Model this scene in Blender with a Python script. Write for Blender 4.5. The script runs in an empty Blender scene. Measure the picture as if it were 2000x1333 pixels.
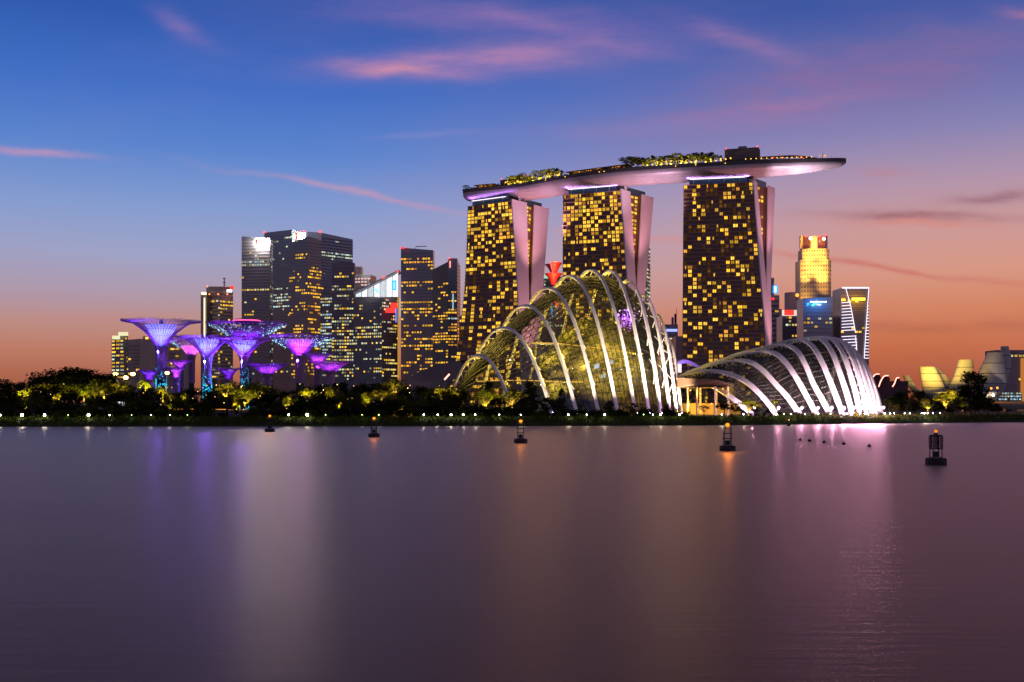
import bpy, bmesh, math, random
from mathutils import Vector as V, Matrix

# ------------------------------------------------------------------ camera
FPX, CX, HY, CAMZ = 2200.0, 1000.0, 785.0, 7.0        # focal length in photo pixels, horizon row, eye height
scene = bpy.context.scene
cam_d = bpy.data.cameras.new("camera")
cam = bpy.data.objects.new("camera", cam_d)
scene.collection.objects.link(cam)
cam.location = (0, 0, CAMZ)
cam.rotation_euler = (math.radians(90), 0, 0)
cam_d.sensor_width = 36.0
cam_d.lens = 36.0 * FPX / 2000.0
cam_d.shift_y = (HY - 666.5) / 2000.0
cam_d.clip_start, cam_d.clip_end = 0.5, 20000
scene.camera = cam

# ------------------------------------------------------------------ view
scene.view_settings.view_transform = 'Standard'
scene.view_settings.look = 'None'
scene.view_settings.exposure = 0.0
scene.view_settings.gamma = 1.0
scene.view_settings.use_curve_mapping = False
scene.render.engine = 'CYCLES'
cy = scene.cycles
cy.use_denoising = True
try:
    cy.denoiser = 'OPENIMAGEDENOISE'
except Exception:
    pass
cy.use_adaptive_sampling = True
cy.adaptive_threshold = 0.03
cy.max_bounces = 6
cy.light_sampling_threshold = 0.03
cy.diffuse_bounces = 1
cy.glossy_bounces = 3
cy.transmission_bounces = 4
cy.transparent_max_bounces = 24
cy.sample_clamp_indirect = 4.0
cy.caustics_reflective = False
cy.caustics_refractive = False

def lin(c):
    return tuple(((x / 255.0) / 12.92 if x / 255.0 <= 0.04045 else ((x / 255.0 + 0.055) / 1.055) ** 2.4) for x in c)
def lin4(c): return lin(c) + (1.0,)

# ------------------------------------------------------------------ world: dusk sky after sunset
world = bpy.data.worlds.new("World")
scene.world = world
world.use_nodes = True
wt = world.node_tree
for n in list(wt.nodes): wt.nodes.remove(n)
def wn(t): return wt.nodes.new(t)
def wl(a, b): wt.links.new(a, b)
def mth(op, a, b=None, clamp=False):
    n = wn('ShaderNodeMath'); n.operation = op; n.use_clamp = clamp
    for i, x in enumerate((a, b)):
        if x is None: continue
        if hasattr(x, 'links'): wl(x, n.inputs[i])
        else: n.inputs[i].default_value = x
    return n.outputs[0]
def mixc(f, a, b):
    n = wn('ShaderNodeMix'); n.data_type = 'RGBA'
    for s, x in ((n.inputs[0], f), (n.inputs[6], a), (n.inputs[7], b)):
        if hasattr(x, 'links'): wl(x, s)
        else: s.default_value = x
    return n.outputs[2]
def ramp(fac, stops, interp='EASE'):
    n = wn('ShaderNodeValToRGB'); wl(fac, n.inputs[0]); cr = n.color_ramp
    cr.interpolation = interp
    while len(cr.elements) > 1: cr.elements.remove(cr.elements[-1])
    cr.elements[0].position, cr.elements[0].color = stops[0][0], stops[0][1]
    for p, c in stops[1:]:
        e = cr.elements.new(p); e.color = c
    return n.outputs[0]
tc = wn('ShaderNodeTexCoord')
sep = wn('ShaderNodeSeparateXYZ'); wl(tc.outputs['Generated'], sep.inputs[0])
dx, dy, dz = sep.outputs
hyp = mth('SQRT', mth('ADD', mth('MULTIPLY', dx, dx), mth('MULTIPLY', dy, dy)))
tan_el = mth('DIVIDE', dz, mth('MAXIMUM', hyp, 0.001))
ELMAX = 1.2
t_el = mth('MULTIPLY', tan_el, 1.0 / ELMAX, True)
def sky_stops(rows): return [((HY - y) / FPX / ELMAX, lin4(c)) for y, c in rows]
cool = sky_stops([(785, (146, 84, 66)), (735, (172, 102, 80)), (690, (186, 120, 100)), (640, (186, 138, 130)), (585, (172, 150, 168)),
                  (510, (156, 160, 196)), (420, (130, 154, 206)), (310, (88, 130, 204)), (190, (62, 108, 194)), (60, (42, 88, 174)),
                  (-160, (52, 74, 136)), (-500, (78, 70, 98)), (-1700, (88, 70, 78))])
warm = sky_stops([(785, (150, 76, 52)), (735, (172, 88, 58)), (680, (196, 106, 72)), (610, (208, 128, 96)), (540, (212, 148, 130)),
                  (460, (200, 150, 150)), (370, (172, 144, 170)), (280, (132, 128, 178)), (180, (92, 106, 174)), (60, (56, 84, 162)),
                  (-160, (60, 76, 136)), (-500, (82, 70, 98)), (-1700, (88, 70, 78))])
az = mth('ARCTAN2', dx, dy)
aw = wn('ShaderNodeMapRange'); aw.interpolation_type = 'SMOOTHSTEP'
wl(az, aw.inputs[0]); aw.inputs[1].default_value = -0.20; aw.inputs[2].default_value = 0.34
aw2 = wn('ShaderNodeMapRange'); aw2.interpolation_type = 'SMOOTHSTEP'
wl(az, aw2.inputs[0]); aw2.inputs[1].default_value = 0.9; aw2.inputs[2].default_value = 1.9
warmth = mth('MULTIPLY', aw.outputs[0], mth('SUBTRACT', 1.0, aw2.outputs[0]))
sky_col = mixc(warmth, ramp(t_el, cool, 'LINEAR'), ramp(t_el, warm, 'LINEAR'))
# physical twilight sky adds a little of its own scatter
nish = wn('ShaderNodeTexSky'); nish.sky_type = 'NISHITA'; nish.sun_disc = False
nish.sun_elevation = math.radians(-3.0); nish.sun_rotation = math.radians(18.0)
# thin high clouds, placed by direction
fwd = mth('MAXIMUM', dy, 0.02)
U = mth('DIVIDE', dx, fwd); W = mth('DIVIDE', dz, fwd)
comb = wn('ShaderNodeCombineXYZ'); wl(U, comb.inputs[0]); wl(W, comb.inputs[1])
def wnoise(sx, sy, detail, rough, off):
    m = wn('ShaderNodeMapping'); wl(comb.outputs[0], m.inputs[0])
    m.inputs['Scale'].default_value = (sx, sy, 1); m.inputs['Location'].default_value = (off, off * 1.7, off)
    m.inputs['Rotation'].default_value = (0, 0, math.radians(-6))
    n = wn('ShaderNodeTexNoise'); wl(m.outputs[0], n.inputs['Vector'])
    n.inputs['Scale'].default_value = 1.0; n.inputs['Detail'].default_value = detail; n.inputs['Roughness'].default_value = rough
    return n.outputs['Fac']
n_warp = wnoise(9, 22, 5, 0.55, 3.1)
n_warp2 = wnoise(5, 12, 4, 0.5, 9.7)
n_str = wnoise(14, 60, 7, 0.62, 5.3)
n_big = wnoise(4, 11, 6, 0.58, 1.9)
Uw = mth('ADD', U, mth('MULTIPLY', mth('SUBTRACT', n_warp2, 0.5), 0.05))
Ww = mth('ADD', W, mth('MULTIPLY', mth('SUBTRACT', n_warp, 0.5), 0.022))
front = mth('GREATER_THAN', dy, 0.05)
tex = mth('MAXIMUM', mth('ADD', -0.40, mth('MULTIPLY', n_str, 2.8)), 0.0)
CLOUDS = [  # px, py, half length, half width, tilt (deg, down to the right), opacity, colour
    (1060, 66, 420, 62, 3, .22, (132, 112, 166)), (1760, 130, 360, 110, -8, .28, (132, 106, 150)),
    (900, 120, 240, 28, -3, .60, (182, 130, 174)), (780, 140, 110, 13, 5, .70, (206, 140, 166)), (1000, 112, 120, 16, -10, .40, (180, 128, 174)), (360, 52, 52, 20, 26, .36, (160, 124, 182)),
    (980, 36, 360, 30, 5, .34, (140, 110, 176)), (1130, 66, 190, 18, 12, .30, (176, 126, 174)), (60, 296, 120, 8, 5, .55, (200, 148, 178)),
    (710, 382, 230, 7, 11, .60, (190, 148, 180)), (1240, 464, 170, 6, 7, .42, (212, 138, 138)),
    (1750, 524, 300, 7, 7.5, .66, (200, 108, 100)), (1810, 424, 190, 11, 1, .78, (156, 98, 108)), (1790, 438, 150, 7, 2, .45, (216, 132, 118)),
    (1950, 384, 95, 13, -6, .72, (148, 100, 116)), (1640, 165, 400, 60, -12, .46, (146, 104, 152)), (1440, 80, 130, 22, 18, .36, (164, 120, 168)),
    (1320, 250, 320, 18, -3, .28, (158, 124, 172)), (1990, 24, 46, 12, 4, .45, (170, 116, 156)), (1740, 332, 66, 10, 3, .36, (190, 124, 138)),
    (1540, 205, 170, 15, -6, .40, (178, 120, 158)), (1850, 642, 330, 12, 1, .34, (166, 84, 66)), (240, 620, 300, 10, 0, .18, (196, 128, 120)),
    (820, 268, 100, 6, -2, .24, (150, 140, 196)),
]
def mad(a, k, c):
    n = wn('ShaderNodeMath'); n.operation = 'MULTIPLY_ADD'
    for q, x in enumerate((a, k, c)):
        if hasattr(x, 'links'): wl(x, n.inputs[q])
        else: n.inputs[q].default_value = x
    return n.outputs[0]
texf = mth('MULTIPLY', tex, front)
for (cpx, cpy, a, b, tilt, op, col) in CLOUDS:
    cu, cw = (cpx - CX) / FPX, (HY - cpy) / FPX
    sl = math.tan(math.radians(tilt)); k1 = FPX / a; k2 = FPX / b
    e1 = mad(Uw, k1, -cu * k1)
    e2 = mad(Ww, k2, mad(Uw, sl * k2, -(cw + sl * cu) * k2))
    d2 = mad(e1, e1, mth('MULTIPLY', e2, e2))
    m = mth('MULTIPLY', mth('POWER', 0.33, d2), mth('MULTIPLY', texf, op), True)
    sky_col = mixc(m, sky_col, lin4(col))
# faint cirrus everywhere so the sky never goes flat
cir = mth('MULTIPLY', mth('SUBTRACT', n_big, 0.50), 1.5, True)
sky_col = mixc(mth('MULTIPLY', mth('MULTIPLY', cir, 0.20), front), sky_col, lin4((170, 128, 172)))
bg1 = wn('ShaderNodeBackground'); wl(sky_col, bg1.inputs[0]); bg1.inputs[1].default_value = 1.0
bg2 = wn('ShaderNodeBackground'); wl(nish.outputs[0], bg2.inputs[0]); bg2.inputs[1].default_value = 0.06
addw = wn('ShaderNodeAddShader'); wl(bg1.outputs[0], addw.inputs[0]); wl(bg2.outputs[0], addw.inputs[1])
wo = wn('ShaderNodeOutputWorld'); wl(addw.outputs[0], wo.inputs[0])
world.cycles.sampling_method = 'MANUAL'; world.cycles.sample_map_resolution = 512

# ------------------------------------------------------------------ helpers
COL = scene.collection
def P(px, py, Y): return V(((px - CX) / FPX * Y, Y, CAMZ + (HY - py) / FPX * Y))
def PX(px, Y, z=0.0): return V(((px - CX) / FPX * Y, Y, z))
def Zp(py, Y): return CAMZ + (HY - py) / FPX * Y
def lerp(a, b, t): return a + (b - a) * t
def wloc(o):
    r = V((0, 0, 0))
    while o is not None:
        r += V(o.location); o = o.parent
    return r
def tag(o, label=None, cat=None, group=None, kind=None):
    if label: o['label'] = label
    if cat: o['category'] = cat
    if group: o['group'] = group
    if kind: o['kind'] = kind
    return o
def empty(name, loc, label=None, cat=None, group=None):
    o = bpy.data.objects.new(name, None); COL.objects.link(o); o.location = loc
    o.empty_display_size = 1.0
    return tag(o, label, cat, group)

class MB:
    def __init__(s): s.v, s.f, s.m = [], [], []
    def add(s, vs, fs, mi=0):
        o = len(s.v); s.v.extend([tuple(x) for x in vs])
        for f in fs: s.f.append([o + i for i in f]); s.m.append(mi)
        return s
    def quad(s, a, b, c, d, mi=0): return s.add((a, b, c, d), ((0, 1, 2, 3),), mi)
    def obox(s, o, u, v, w, mi=0):
        o, u, v, w = V(o), V(u), V(v), V(w)
        p = [o, o + u, o + u + v, o + v, o + w, o + u + w, o + u + v + w, o + v + w]
        return s.add(p, ((0, 3, 2, 1), (4, 5, 6, 7), (0, 1, 5, 4), (1, 2, 6, 5), (2, 3, 7, 6), (3, 0, 4, 7)), mi)
    def box(s, c, sz, mi=0):
        c = V(c); h = V(sz) * 0.5
        return s.obox(c - h, (sz[0], 0, 0), (0, sz[1], 0), (0, 0, sz[2]), mi)
    def prism(s, poly, z0, ztop, mi=0):
        n = len(poly); zt = ztop if isinstance(ztop, (list, tuple)) else [ztop] * n
        vs = [(p[0], p[1], z0) for p in poly] + [(p[0], p[1], z) for p, z in zip(poly, zt)]
        fs = [(i, (i + 1) % n, n + (i + 1) % n, n + i) for i in range(n)] + [tuple(range(n, 2 * n)), tuple(reversed(range(n)))]
        return s.add(vs, fs, mi)
    def tube(s, path, r, n=6, mi=0, caps=True):
        path = [V(p) for p in path]; k = len(path)
        rs = r if isinstance(r, (list, tuple)) else [r] * k
        base = len(s.v); prev = None
        for i, p in enumerate(path):
            t = (path[min(i + 1, k - 1)] - path[max(i - 1, 0)])
            t = t.normalized() if t.length > 1e-9 else V((0, 0, 1))
            a = prev if prev is not None else (V((1, 0, 0)) if abs(t.x) < 0.8 else V((0, 1, 0)))
            a = a - t * a.dot(t)
            a = a.normalized() if a.length > 1e-6 else t.orthogonal().normalized()
            prev = a; b = t.cross(a)
            for j in range(n):
                q = 2 * math.pi * j / n
                s.v.append(tuple(p + (a * math.cos(q) + b * math.sin(q)) * rs[i]))
        for i in range(k - 1):
            for j in range(n):
                s.f.append([base + i * n + j, base + i * n + (j + 1) % n, base + (i + 1) * n + (j + 1) % n, base + (i + 1) * n + j]); s.m.append(mi)
        if caps and n > 2:
            s.f.append([base + j for j in reversed(range(n))]); s.m.append(mi)
            s.f.append([base + (k - 1) * n + j for j in range(n)]); s.m.append(mi)
        return s
    def rect_sweep(s, path, sides, w, d, mi=0):
        """rectangular section: w along sides[i], d along the third axis"""
        k = len(path); base = len(s.v)
        for i, p in enumerate(path):
            t = (path[min(i + 1, k - 1)] - path[max(i - 1, 0)]).normalized()
            a = sides[i] - t * sides[i].dot(t); a.normalize()
            b = t.cross(a)
            wi = w[i] if isinstance(w, (list, tuple)) else w
            for (x, y) in ((-1, -1), (1, -1), (1, 1), (-1, 1)):
                s.v.append(tuple(p + a * (x * wi / 2) + b * (y * d / 2)))
        for i in range(k - 1):
            for j in range(4):
                s.f.append([base + i * 4 + j, base + i * 4 + (j + 1) % 4, base + (i + 1) * 4 + (j + 1) % 4, base + (i + 1) * 4 + j]); s.m.append(mi)
        s.f.append([base + j for j in (3, 2, 1, 0)]); s.m.append(mi)
        s.f.append([base + (k - 1) * 4 + j for j in range(4)]); s.m.append(mi)
        return s
    def lathe(s, c, prof, n=16, mi=0, closed=True):
        base = len(s.v); c = V(c); k = len(prof)
        for (r, z) in prof:
            for j in range(n):
                q = 2 * math.pi * j / n
                s.v.append((c.x + r * math.cos(q), c.y + r * math.sin(q), c.z + z))
        for i in range(k - 1):
            for j in range(n):
                s.f.append([base + i * n + j, base + i * n + (j + 1) % n, base + (i + 1) * n + (j + 1) % n, base + (i + 1) * n + j]); s.m.append(mi)
        if closed:
            s.f.append([base + j for j in reversed(range(n))]); s.m.append(mi)
            s.f.append([base + (k - 1) * n + j for j in range(n)]); s.m.append(mi)
        return s
    def ball(s, c, r, n=8, k=5, mi=0, sz=1.0):
        return s.lathe(c, [(max(1e-3, r * math.sin(math.pi * i / k)), -r * sz * math.cos(math.pi * i / k)) for i in range(k + 1)], n, mi)
    def octa(s, c, r, mi=0):
        c = V(c); p = [c + V(q) * r for q in ((1, 0, 0), (-1, 0, 0), (0, 1, 0), (0, -1, 0), (0, 0, 1), (0, 0, -1))]
        return s.add(p, ((0, 2, 4), (2, 1, 4), (1, 3, 4), (3, 0, 4), (2, 0, 5), (1, 2, 5), (3, 1, 5), (0, 3, 5)), mi)
    def mesh(s, name, mats, off=V((0, 0, 0)), smooth=False):
        me = bpy.data.meshes.new(name)
        me.from_pydata([(x - off.x, y - off.y, z - off.z) for x, y, z in s.v], [], s.f)
        for m in (mats if isinstance(mats, (list, tuple)) else [mats]): me.materials.append(m)
        if any(s.m): me.polygons.foreach_set('material_index', s.m)
        if smooth: me.polygons.foreach_set('use_smooth', [True] * len(s.f))
        me.update()
        return me
    def build(s, name, mats, parent=None, smooth=False, loc=None, kind=None, label=None):
        off = wloc(parent) if parent else V(loc or (0, 0, 0))
        o = bpy.data.objects.new(name, s.mesh(name, mats, off, smooth)); COL.objects.link(o)
        if parent: o.parent = parent
        else: o.location = off
        if kind: o['kind'] = kind
        if label: o['label'] = label
        return o

def inst(name, me, parent, matrix):
    """a part that shares mesh data; matrix is in world space, parents are never rotated"""
    o = bpy.data.objects.new(name, me); COL.objects.link(o)
    if parent:
        o.parent = parent; off = wloc(parent)
        matrix = Matrix.Translation(-off) @ matrix
    o.matrix_basis = matrix
    return o

# ------------------------------------------------------------------ materials
MATS = {}
def pmat(name, col, rough=0.7, metal=0.0, var=0.0, vscale=0.2, spec=0.3, bump=0.0, bscale=1.0):
    if name in MATS: return MATS[name]
    m = bpy.data.materials.new(name); m.use_nodes = True; nt = m.node_tree
    b = nt.nodes['Principled BSDF']
    b.inputs['Base Color'].default_value = tuple(col) + (1,)
    b.inputs['Roughness'].default_value = rough; b.inputs['Metallic'].default_value = metal
    b.inputs['Specular IOR Level'].default_value = spec
    if var or bump:
        t = nt.nodes.new('ShaderNodeTexCoord')
        n = nt.nodes.new('ShaderNodeTexNoise'); n.inputs['Scale'].default_value = vscale; n.inputs['Detail'].default_value = 6
        nt.links.new(t.outputs['Object'], n.inputs['Vector'])
        mr = nt.nodes.new('ShaderNodeMapRange'); mr.inputs[3].default_value = 1 - var; mr.inputs[4].default_value = 1 + var
        nt.links.new(n.outputs['Fac'], mr.inputs[0])
        mx = nt.nodes.new('ShaderNodeMix'); mx.data_type = 'RGBA'; mx.blend_type = 'MULTIPLY'; mx.inputs[0].default_value = 1
        mx.inputs[6].default_value = tuple(col) + (1,)
        nt.links.new(mr.outputs[0], mx.inputs[7]); nt.links.new(mx.outputs[2], b.inputs['Base Color'])
        if bump:
            n2 = nt.nodes.new('ShaderNodeTexNoise'); n2.inputs['Scale'].default_value = bscale; n2.inputs['Detail'].default_value = 8
            nt.links.new(t.outputs['Object'], n2.inputs['Vector'])
            bp = nt.nodes.new('ShaderNodeBump'); bp.inputs['Strength'].default_value = bump
            nt.links.new(n2.outputs['Fac'], bp.inputs['Height']); nt.links.new(bp.outputs[0], b.inputs['Normal'])
    MATS[name] = m
    return m
def emat(name, col, strength, vary=0.0, sample=False, hue=None):
    """a lamp, a screen or a lit window; vary = spread of brightness from one piece to the next"""
    if name in MATS: return MATS[name]
    m = bpy.data.materials.new(name); m.use_nodes = True; nt = m.node_tree
    for n in list(nt.nodes): nt.nodes.remove(n)
    e = nt.nodes.new('ShaderNodeEmission'); o = nt.nodes.new('ShaderNodeOutputMaterial')
    e.inputs[0].default_value = tuple(col) + (1,); e.inputs[1].default_value = strength
    if vary or hue:
        oi = nt.nodes.new('ShaderNodeObjectInfo')
        t = nt.nodes.new('ShaderNodeTexCoord')
        n = nt.nodes.new('ShaderNodeTexNoise'); n.inputs['Scale'].default_value = 1.7; n.inputs['Detail'].default_value = 2
        nt.links.new(t.outputs['Object'], n.inputs['Vector'])
        ad = nt.nodes.new('ShaderNodeMath'); ad.operation = 'MULTIPLY'
        mr = nt.nodes.new('ShaderNodeMapRange'); mr.inputs[3].default_value = strength * (1 - vary); mr.inputs[4].default_value = strength * (1 + vary)
        nt.links.new(oi.outputs['Random'], mr.inputs[0])
        mr2 = nt.nodes.new('ShaderNodeMapRange'); mr2.inputs[1].default_value = 0.3; mr2.inputs[2].default_value = 0.7; mr2.inputs[3].default_value = 0.55; mr2.inputs[4].default_value = 1.3
        nt.links.new(n.outputs['Fac'], mr2.inputs[0])
        nt.links.new(mr.outputs[0], ad.inputs[0]); nt.links.new(mr2.outputs[0], ad.inputs[1])
        nt.links.new(ad.outputs[0], e.inputs[1])
        if hue:
            mx = nt.nodes.new('ShaderNodeMix'); mx.data_type = 'RGBA'
            mx.inputs[6].default_value = tuple(col) + (1,); mx.inputs[7].default_value = tuple(hue) + (1,)
            ml = nt.nodes.new('ShaderNodeMath'); ml.operation = 'FRACT'
            m7 = nt.nodes.new('ShaderNodeMath'); m7.operation = 'MULTIPLY'; m7.inputs[1].default_value = 7.31
            nt.links.new(oi.outputs['Random'], m7.inputs[0]); nt.links.new(m7.outputs[0], ml.inputs[0])
            nt.links.new(ml.outputs[0], mx.inputs[0]); nt.links.new(mx.outputs[2], e.inputs[0])
    nt.links.new(e.outputs[0], o.inputs[0])
    m.cycles.emission_sampling = 'AUTO' if sample else 'NONE'
    MATS[name] = m
    return m
def glassmat(name, tint, clear, rough=0.1):
    if name in MATS: return MATS[name]
    m = bpy.data.materials.new(name); m.use_nodes = True; nt = m.node_tree
    for n in list(nt.nodes): nt.nodes.remove(n)
    tr = nt.nodes.new('ShaderNodeBsdfTransparent'); tr.inputs[0].default_value = tuple(tint) + (1,)
    gl = nt.nodes.new('ShaderNodeBsdfGlossy'); gl.inputs['Roughness'].default_value = rough; gl.inputs[0].default_value = (.8, .8, .8, 1)
    df = nt.nodes.new('ShaderNodeBsdfDiffuse'); df.inputs[0].default_value = (.05, .05, .045, 1)
    fr = nt.nodes.new('ShaderNodeFresnel'); fr.inputs[0].default_value = 1.45
    m1 = nt.nodes.new('ShaderNodeMixShader'); m1.inputs[0].default_value = 1 - clear
    m2 = nt.nodes.new('ShaderNodeMixShader'); o = nt.nodes.new('ShaderNodeOutputMaterial')
    nt.links.new(tr.outputs[0], m1.inputs[1]); nt.links.new(df.outputs[0], m1.inputs[2])
    nt.links.new(fr.outputs[0], m2.inputs[0]); nt.links.new(m1.outputs[0], m2.inputs[1]); nt.links.new(gl.outputs[0], m2.inputs[2])
    nt.links.new(m2.outputs[0], o.inputs[0])
    MATS[name] = m
    return m
def leafmat(name, c1, c2):
    m = bpy.data.materials.new(name); m.use_nodes = True; nt = m.node_tree
    for n in list(nt.nodes): nt.nodes.remove(n)
    oi = nt.nodes.new('ShaderNodeObjectInfo'); t = nt.nodes.new('ShaderNodeTexCoord')
    n = nt.nodes.new('ShaderNodeTexNoise'); n.inputs['Scale'].default_value = 0.9; n.inputs['Detail'].default_value = 3
    nt.links.new(t.outputs['Object'], n.inputs['Vector'])
    a = nt.nodes.new('ShaderNodeMath'); a.operation = 'ADD'; nt.links.new(oi.outputs['Random'], a.inputs[0]); nt.links.new(n.outputs['Fac'], a.inputs[1])
    h = nt.nodes.new('ShaderNodeMath'); h.operation = 'MULTIPLY'; h.inputs[1].default_value = 0.5; nt.links.new(a.outputs[0], h.inputs[0])
    mx = nt.nodes.new('ShaderNodeMix'); mx.data_type = 'RGBA'; mx.inputs[6].default_value = c1 + (1,); mx.inputs[7].default_value = c2 + (1,)
    nt.links.new(h.outputs[0], mx.inputs[0])
    d = nt.nodes.new('ShaderNodeBsdfDiffuse'); tl = nt.nodes.new('ShaderNodeBsdfTranslucent'); ms = nt.nodes.new('ShaderNodeMixShader'); ms.inputs[0].default_value = 0.35
    nt.links.new(mx.outputs[2], d.inputs[0]); nt.links.new(mx.outputs[2], tl.inputs[0])
    nt.links.new(d.outputs[0], ms.inputs[1]); nt.links.new(tl.outputs[0], ms.inputs[2])
    o = nt.nodes.new('ShaderNodeOutputMaterial'); nt.links.new(ms.outputs[0], o.inputs[0])
    MATS[name] = m
    return m

def lamp_light(kind, loc, power, col, aim=None, angle=60, blend=0.6, radius=0.3, parent=None, size=None):
    d = bpy.data.lights.new(kind.lower() + '_light', kind)
    d.energy = power; d.color = col
    if kind == 'SPOT':
        d.spot_size = math.radians(angle); d.spot_blend = blend; d.shadow_soft_size = radius
    elif kind == 'POINT': d.shadow_soft_size = radius
    elif kind == 'AREA':
        d.shape = 'RECTANGLE'; d.size, d.size_y = size
    o = bpy.data.objects.new(kind.lower() + '_light', d); COL.objects.link(o)
    loc = V(loc)
    if parent:
        o.parent = parent; o.location = loc - wloc(parent)
    else: o.location = loc
    if aim is not None:
        o.rotation_euler = (V(aim) - loc).to_track_quat('-Z', 'Y').to_euler()
    return o

def spline(pts, n):
    """Catmull-Rom through points (any dimension), n samples, roughly even in arc length"""
    pts = [V(p) for p in pts]; k = len(pts); dense = []
    for i in range(k - 1):
        p0 = pts[max(i - 1, 0)]; p1 = pts[i]; p2 = pts[i + 1]; p3 = pts[min(i + 2, k - 1)]
        if i == 0: p0 = p1 * 2 - p2
        if i == k - 2: p3 = p2 * 2 - p1
        for j in range(24):
            t = j / 24.0
            dense.append(0.5 * ((2 * p1) + (p2 - p0) * t + (2 * p0 - 5 * p1 + 4 * p2 - p3) * t * t + (3 * p1 - p0 - 3 * p2 + p3) * t ** 3))
    dense.append(pts[-1])
    L = [0.0]
    for a, b in zip(dense, dense[1:]): L.append(L[-1] + (b - a).length)
    out, j = [], 0
    for i in range(n):
        d = L[-1] * i / (n - 1)
        while j < len(L) - 2 and L[j + 1] < d: j += 1
        u = (d - L[j]) / max(L[j + 1] - L[j], 1e-9)
        out.append(dense[j].lerp(dense[j + 1], min(max(u, 0), 1)))
    return out
def interp(rows, x):
    """rows sorted by row[0]; linear interpolation of the remaining columns"""
    if x <= rows[0][0]: return rows[0][1:]
    for a, b in zip(rows, rows[1:]):
        if x <= b[0]:
            t = (x - a[0]) / (b[0] - a[0])
            return [lerp(p, q, t) for p, q in zip(a[1:], b[1:])]
    return rows[-1][1:]

ORD = ['first', 'second', 'third', 'fourth', 'fifth', 'sixth', 'seventh', 'eighth', 'ninth', 'tenth', 'eleventh', 'twelfth', 'thirteenth', 'fourteenth',
       'fifteenth', 'sixteenth', 'seventeenth', 'eighteenth', 'nineteenth', 'twentieth']
ORD += [q for t, e in (('twenty', 'thirtieth'), ('thirty', 'fortieth'), ('forty', 'fiftieth'), ('fifty', 'sixtieth'), ('sixty', 'seventieth'), ('seventy', 'eightieth')) for q in [t + '-' + x for x in ORD[:9]] + [e]]

M_DARK = pmat('dark_steel', (.03, .03, .033), .5, .2)
M_CONC = pmat('concrete', (.24, .23, .22), .85, var=.25, vscale=.4)
M_WHITE = pmat('white_paint', (.78, .76, .74), .45, var=.08, vscale=.3)
M_PANEL = pmat('pale_cladding', (.70, .66, .65), .5, var=.07, vscale=.12)
M_FACADE = pmat('bronze_glass', (.22, .115, .072), .5, 0, var=.3, vscale=.15, spec=.3)
M_BAND = pmat('floor_edge', (.52, .31, .22), .7, var=.2, vscale=.3)
M_TEAL = pmat('teal_glass', (.02, .06, .065), .15, 0, spec=.6)
M_TRUNK = pmat('bark', (.06, .045, .03), .9, var=.3, vscale=2)
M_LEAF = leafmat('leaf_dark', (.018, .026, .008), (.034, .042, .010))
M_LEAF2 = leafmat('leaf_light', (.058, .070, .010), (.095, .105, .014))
M_LEAF3 = leafmat('leaf_lit', (.10, .11, .016), (.17, .16, .02))  # brighter leaf copy for uplit crowns, lamplight painted into the colour
M_INDOOR = leafmat('leaf_indoor', (.12, .13, .03), (.22, .21, .05))  # indoor leaf copy, brightness painted into the colour in place of lamp power
E_WARM = emat('window_amber', (1.0, .52, .025), 1.1, .6, hue=(1.0, .60, .07))
E_HOT = emat('window_gold', (1.0, .50, .025), 1.0, .7, hue=(1.0, .40, .05))
E_WHITE = emat('window_white', (.85, 1.0, .70), .62, .85, hue=(1.0, .85, .45))
E_COOL = emat('window_cool', (.55, .85, 1.0), .8, .5)
E_DIM = emat('unlit_glow', (1.0, .42, .06), .05)
E_DIM2 = emat('unlit_glow_strong', (1.0, .40, .05), .15)
E_RED = emat('beacon_red', (1.0, .04, .03), 5.0)
E_LAMP = emat('lamp_white', (.95, 1.0, .85), 30.0, sample=False)
E_YEL = emat('lamp_yellow', (1.0, .55, .07), 2.4)
E_ORANGE = emat('lamp_orange', (1.0, .30, .02), 3.2)

def unit_window():
    b = MB(); b.obox((0, -1, 0), (.46, 0, 0), (0, 1, 0), (0, 0, 1)); b.obox((.54, -1, 0), (.46, 0, 0), (0, 1, 0), (0, 0, 1)); return b
WIN_MESH = {}
def win_mesh(mat):
    if mat.name not in WIN_MESH: WIN_MESH[mat.name] = unit_window().mesh('window', mat)
    return WIN_MESH[mat.name]
def put_window(parent, o, d, up, w, h, depth, mat, name='window'):
    d = d.normalized(); n_in = up.cross(d).normalized(); up = d.cross(n_in).normalized()
    if n_in.y < 0: pass
    M = Matrix(((d.x * w, n_in.x * depth, up.x * h, o.x), (d.y * w, n_in.y * depth, up.y * h, o.y), (d.z * w, n_in.z * depth, up.z * h, o.z), (0, 0, 0, 1)))
    return inst(name, win_mesh(mat), parent, M)
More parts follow.
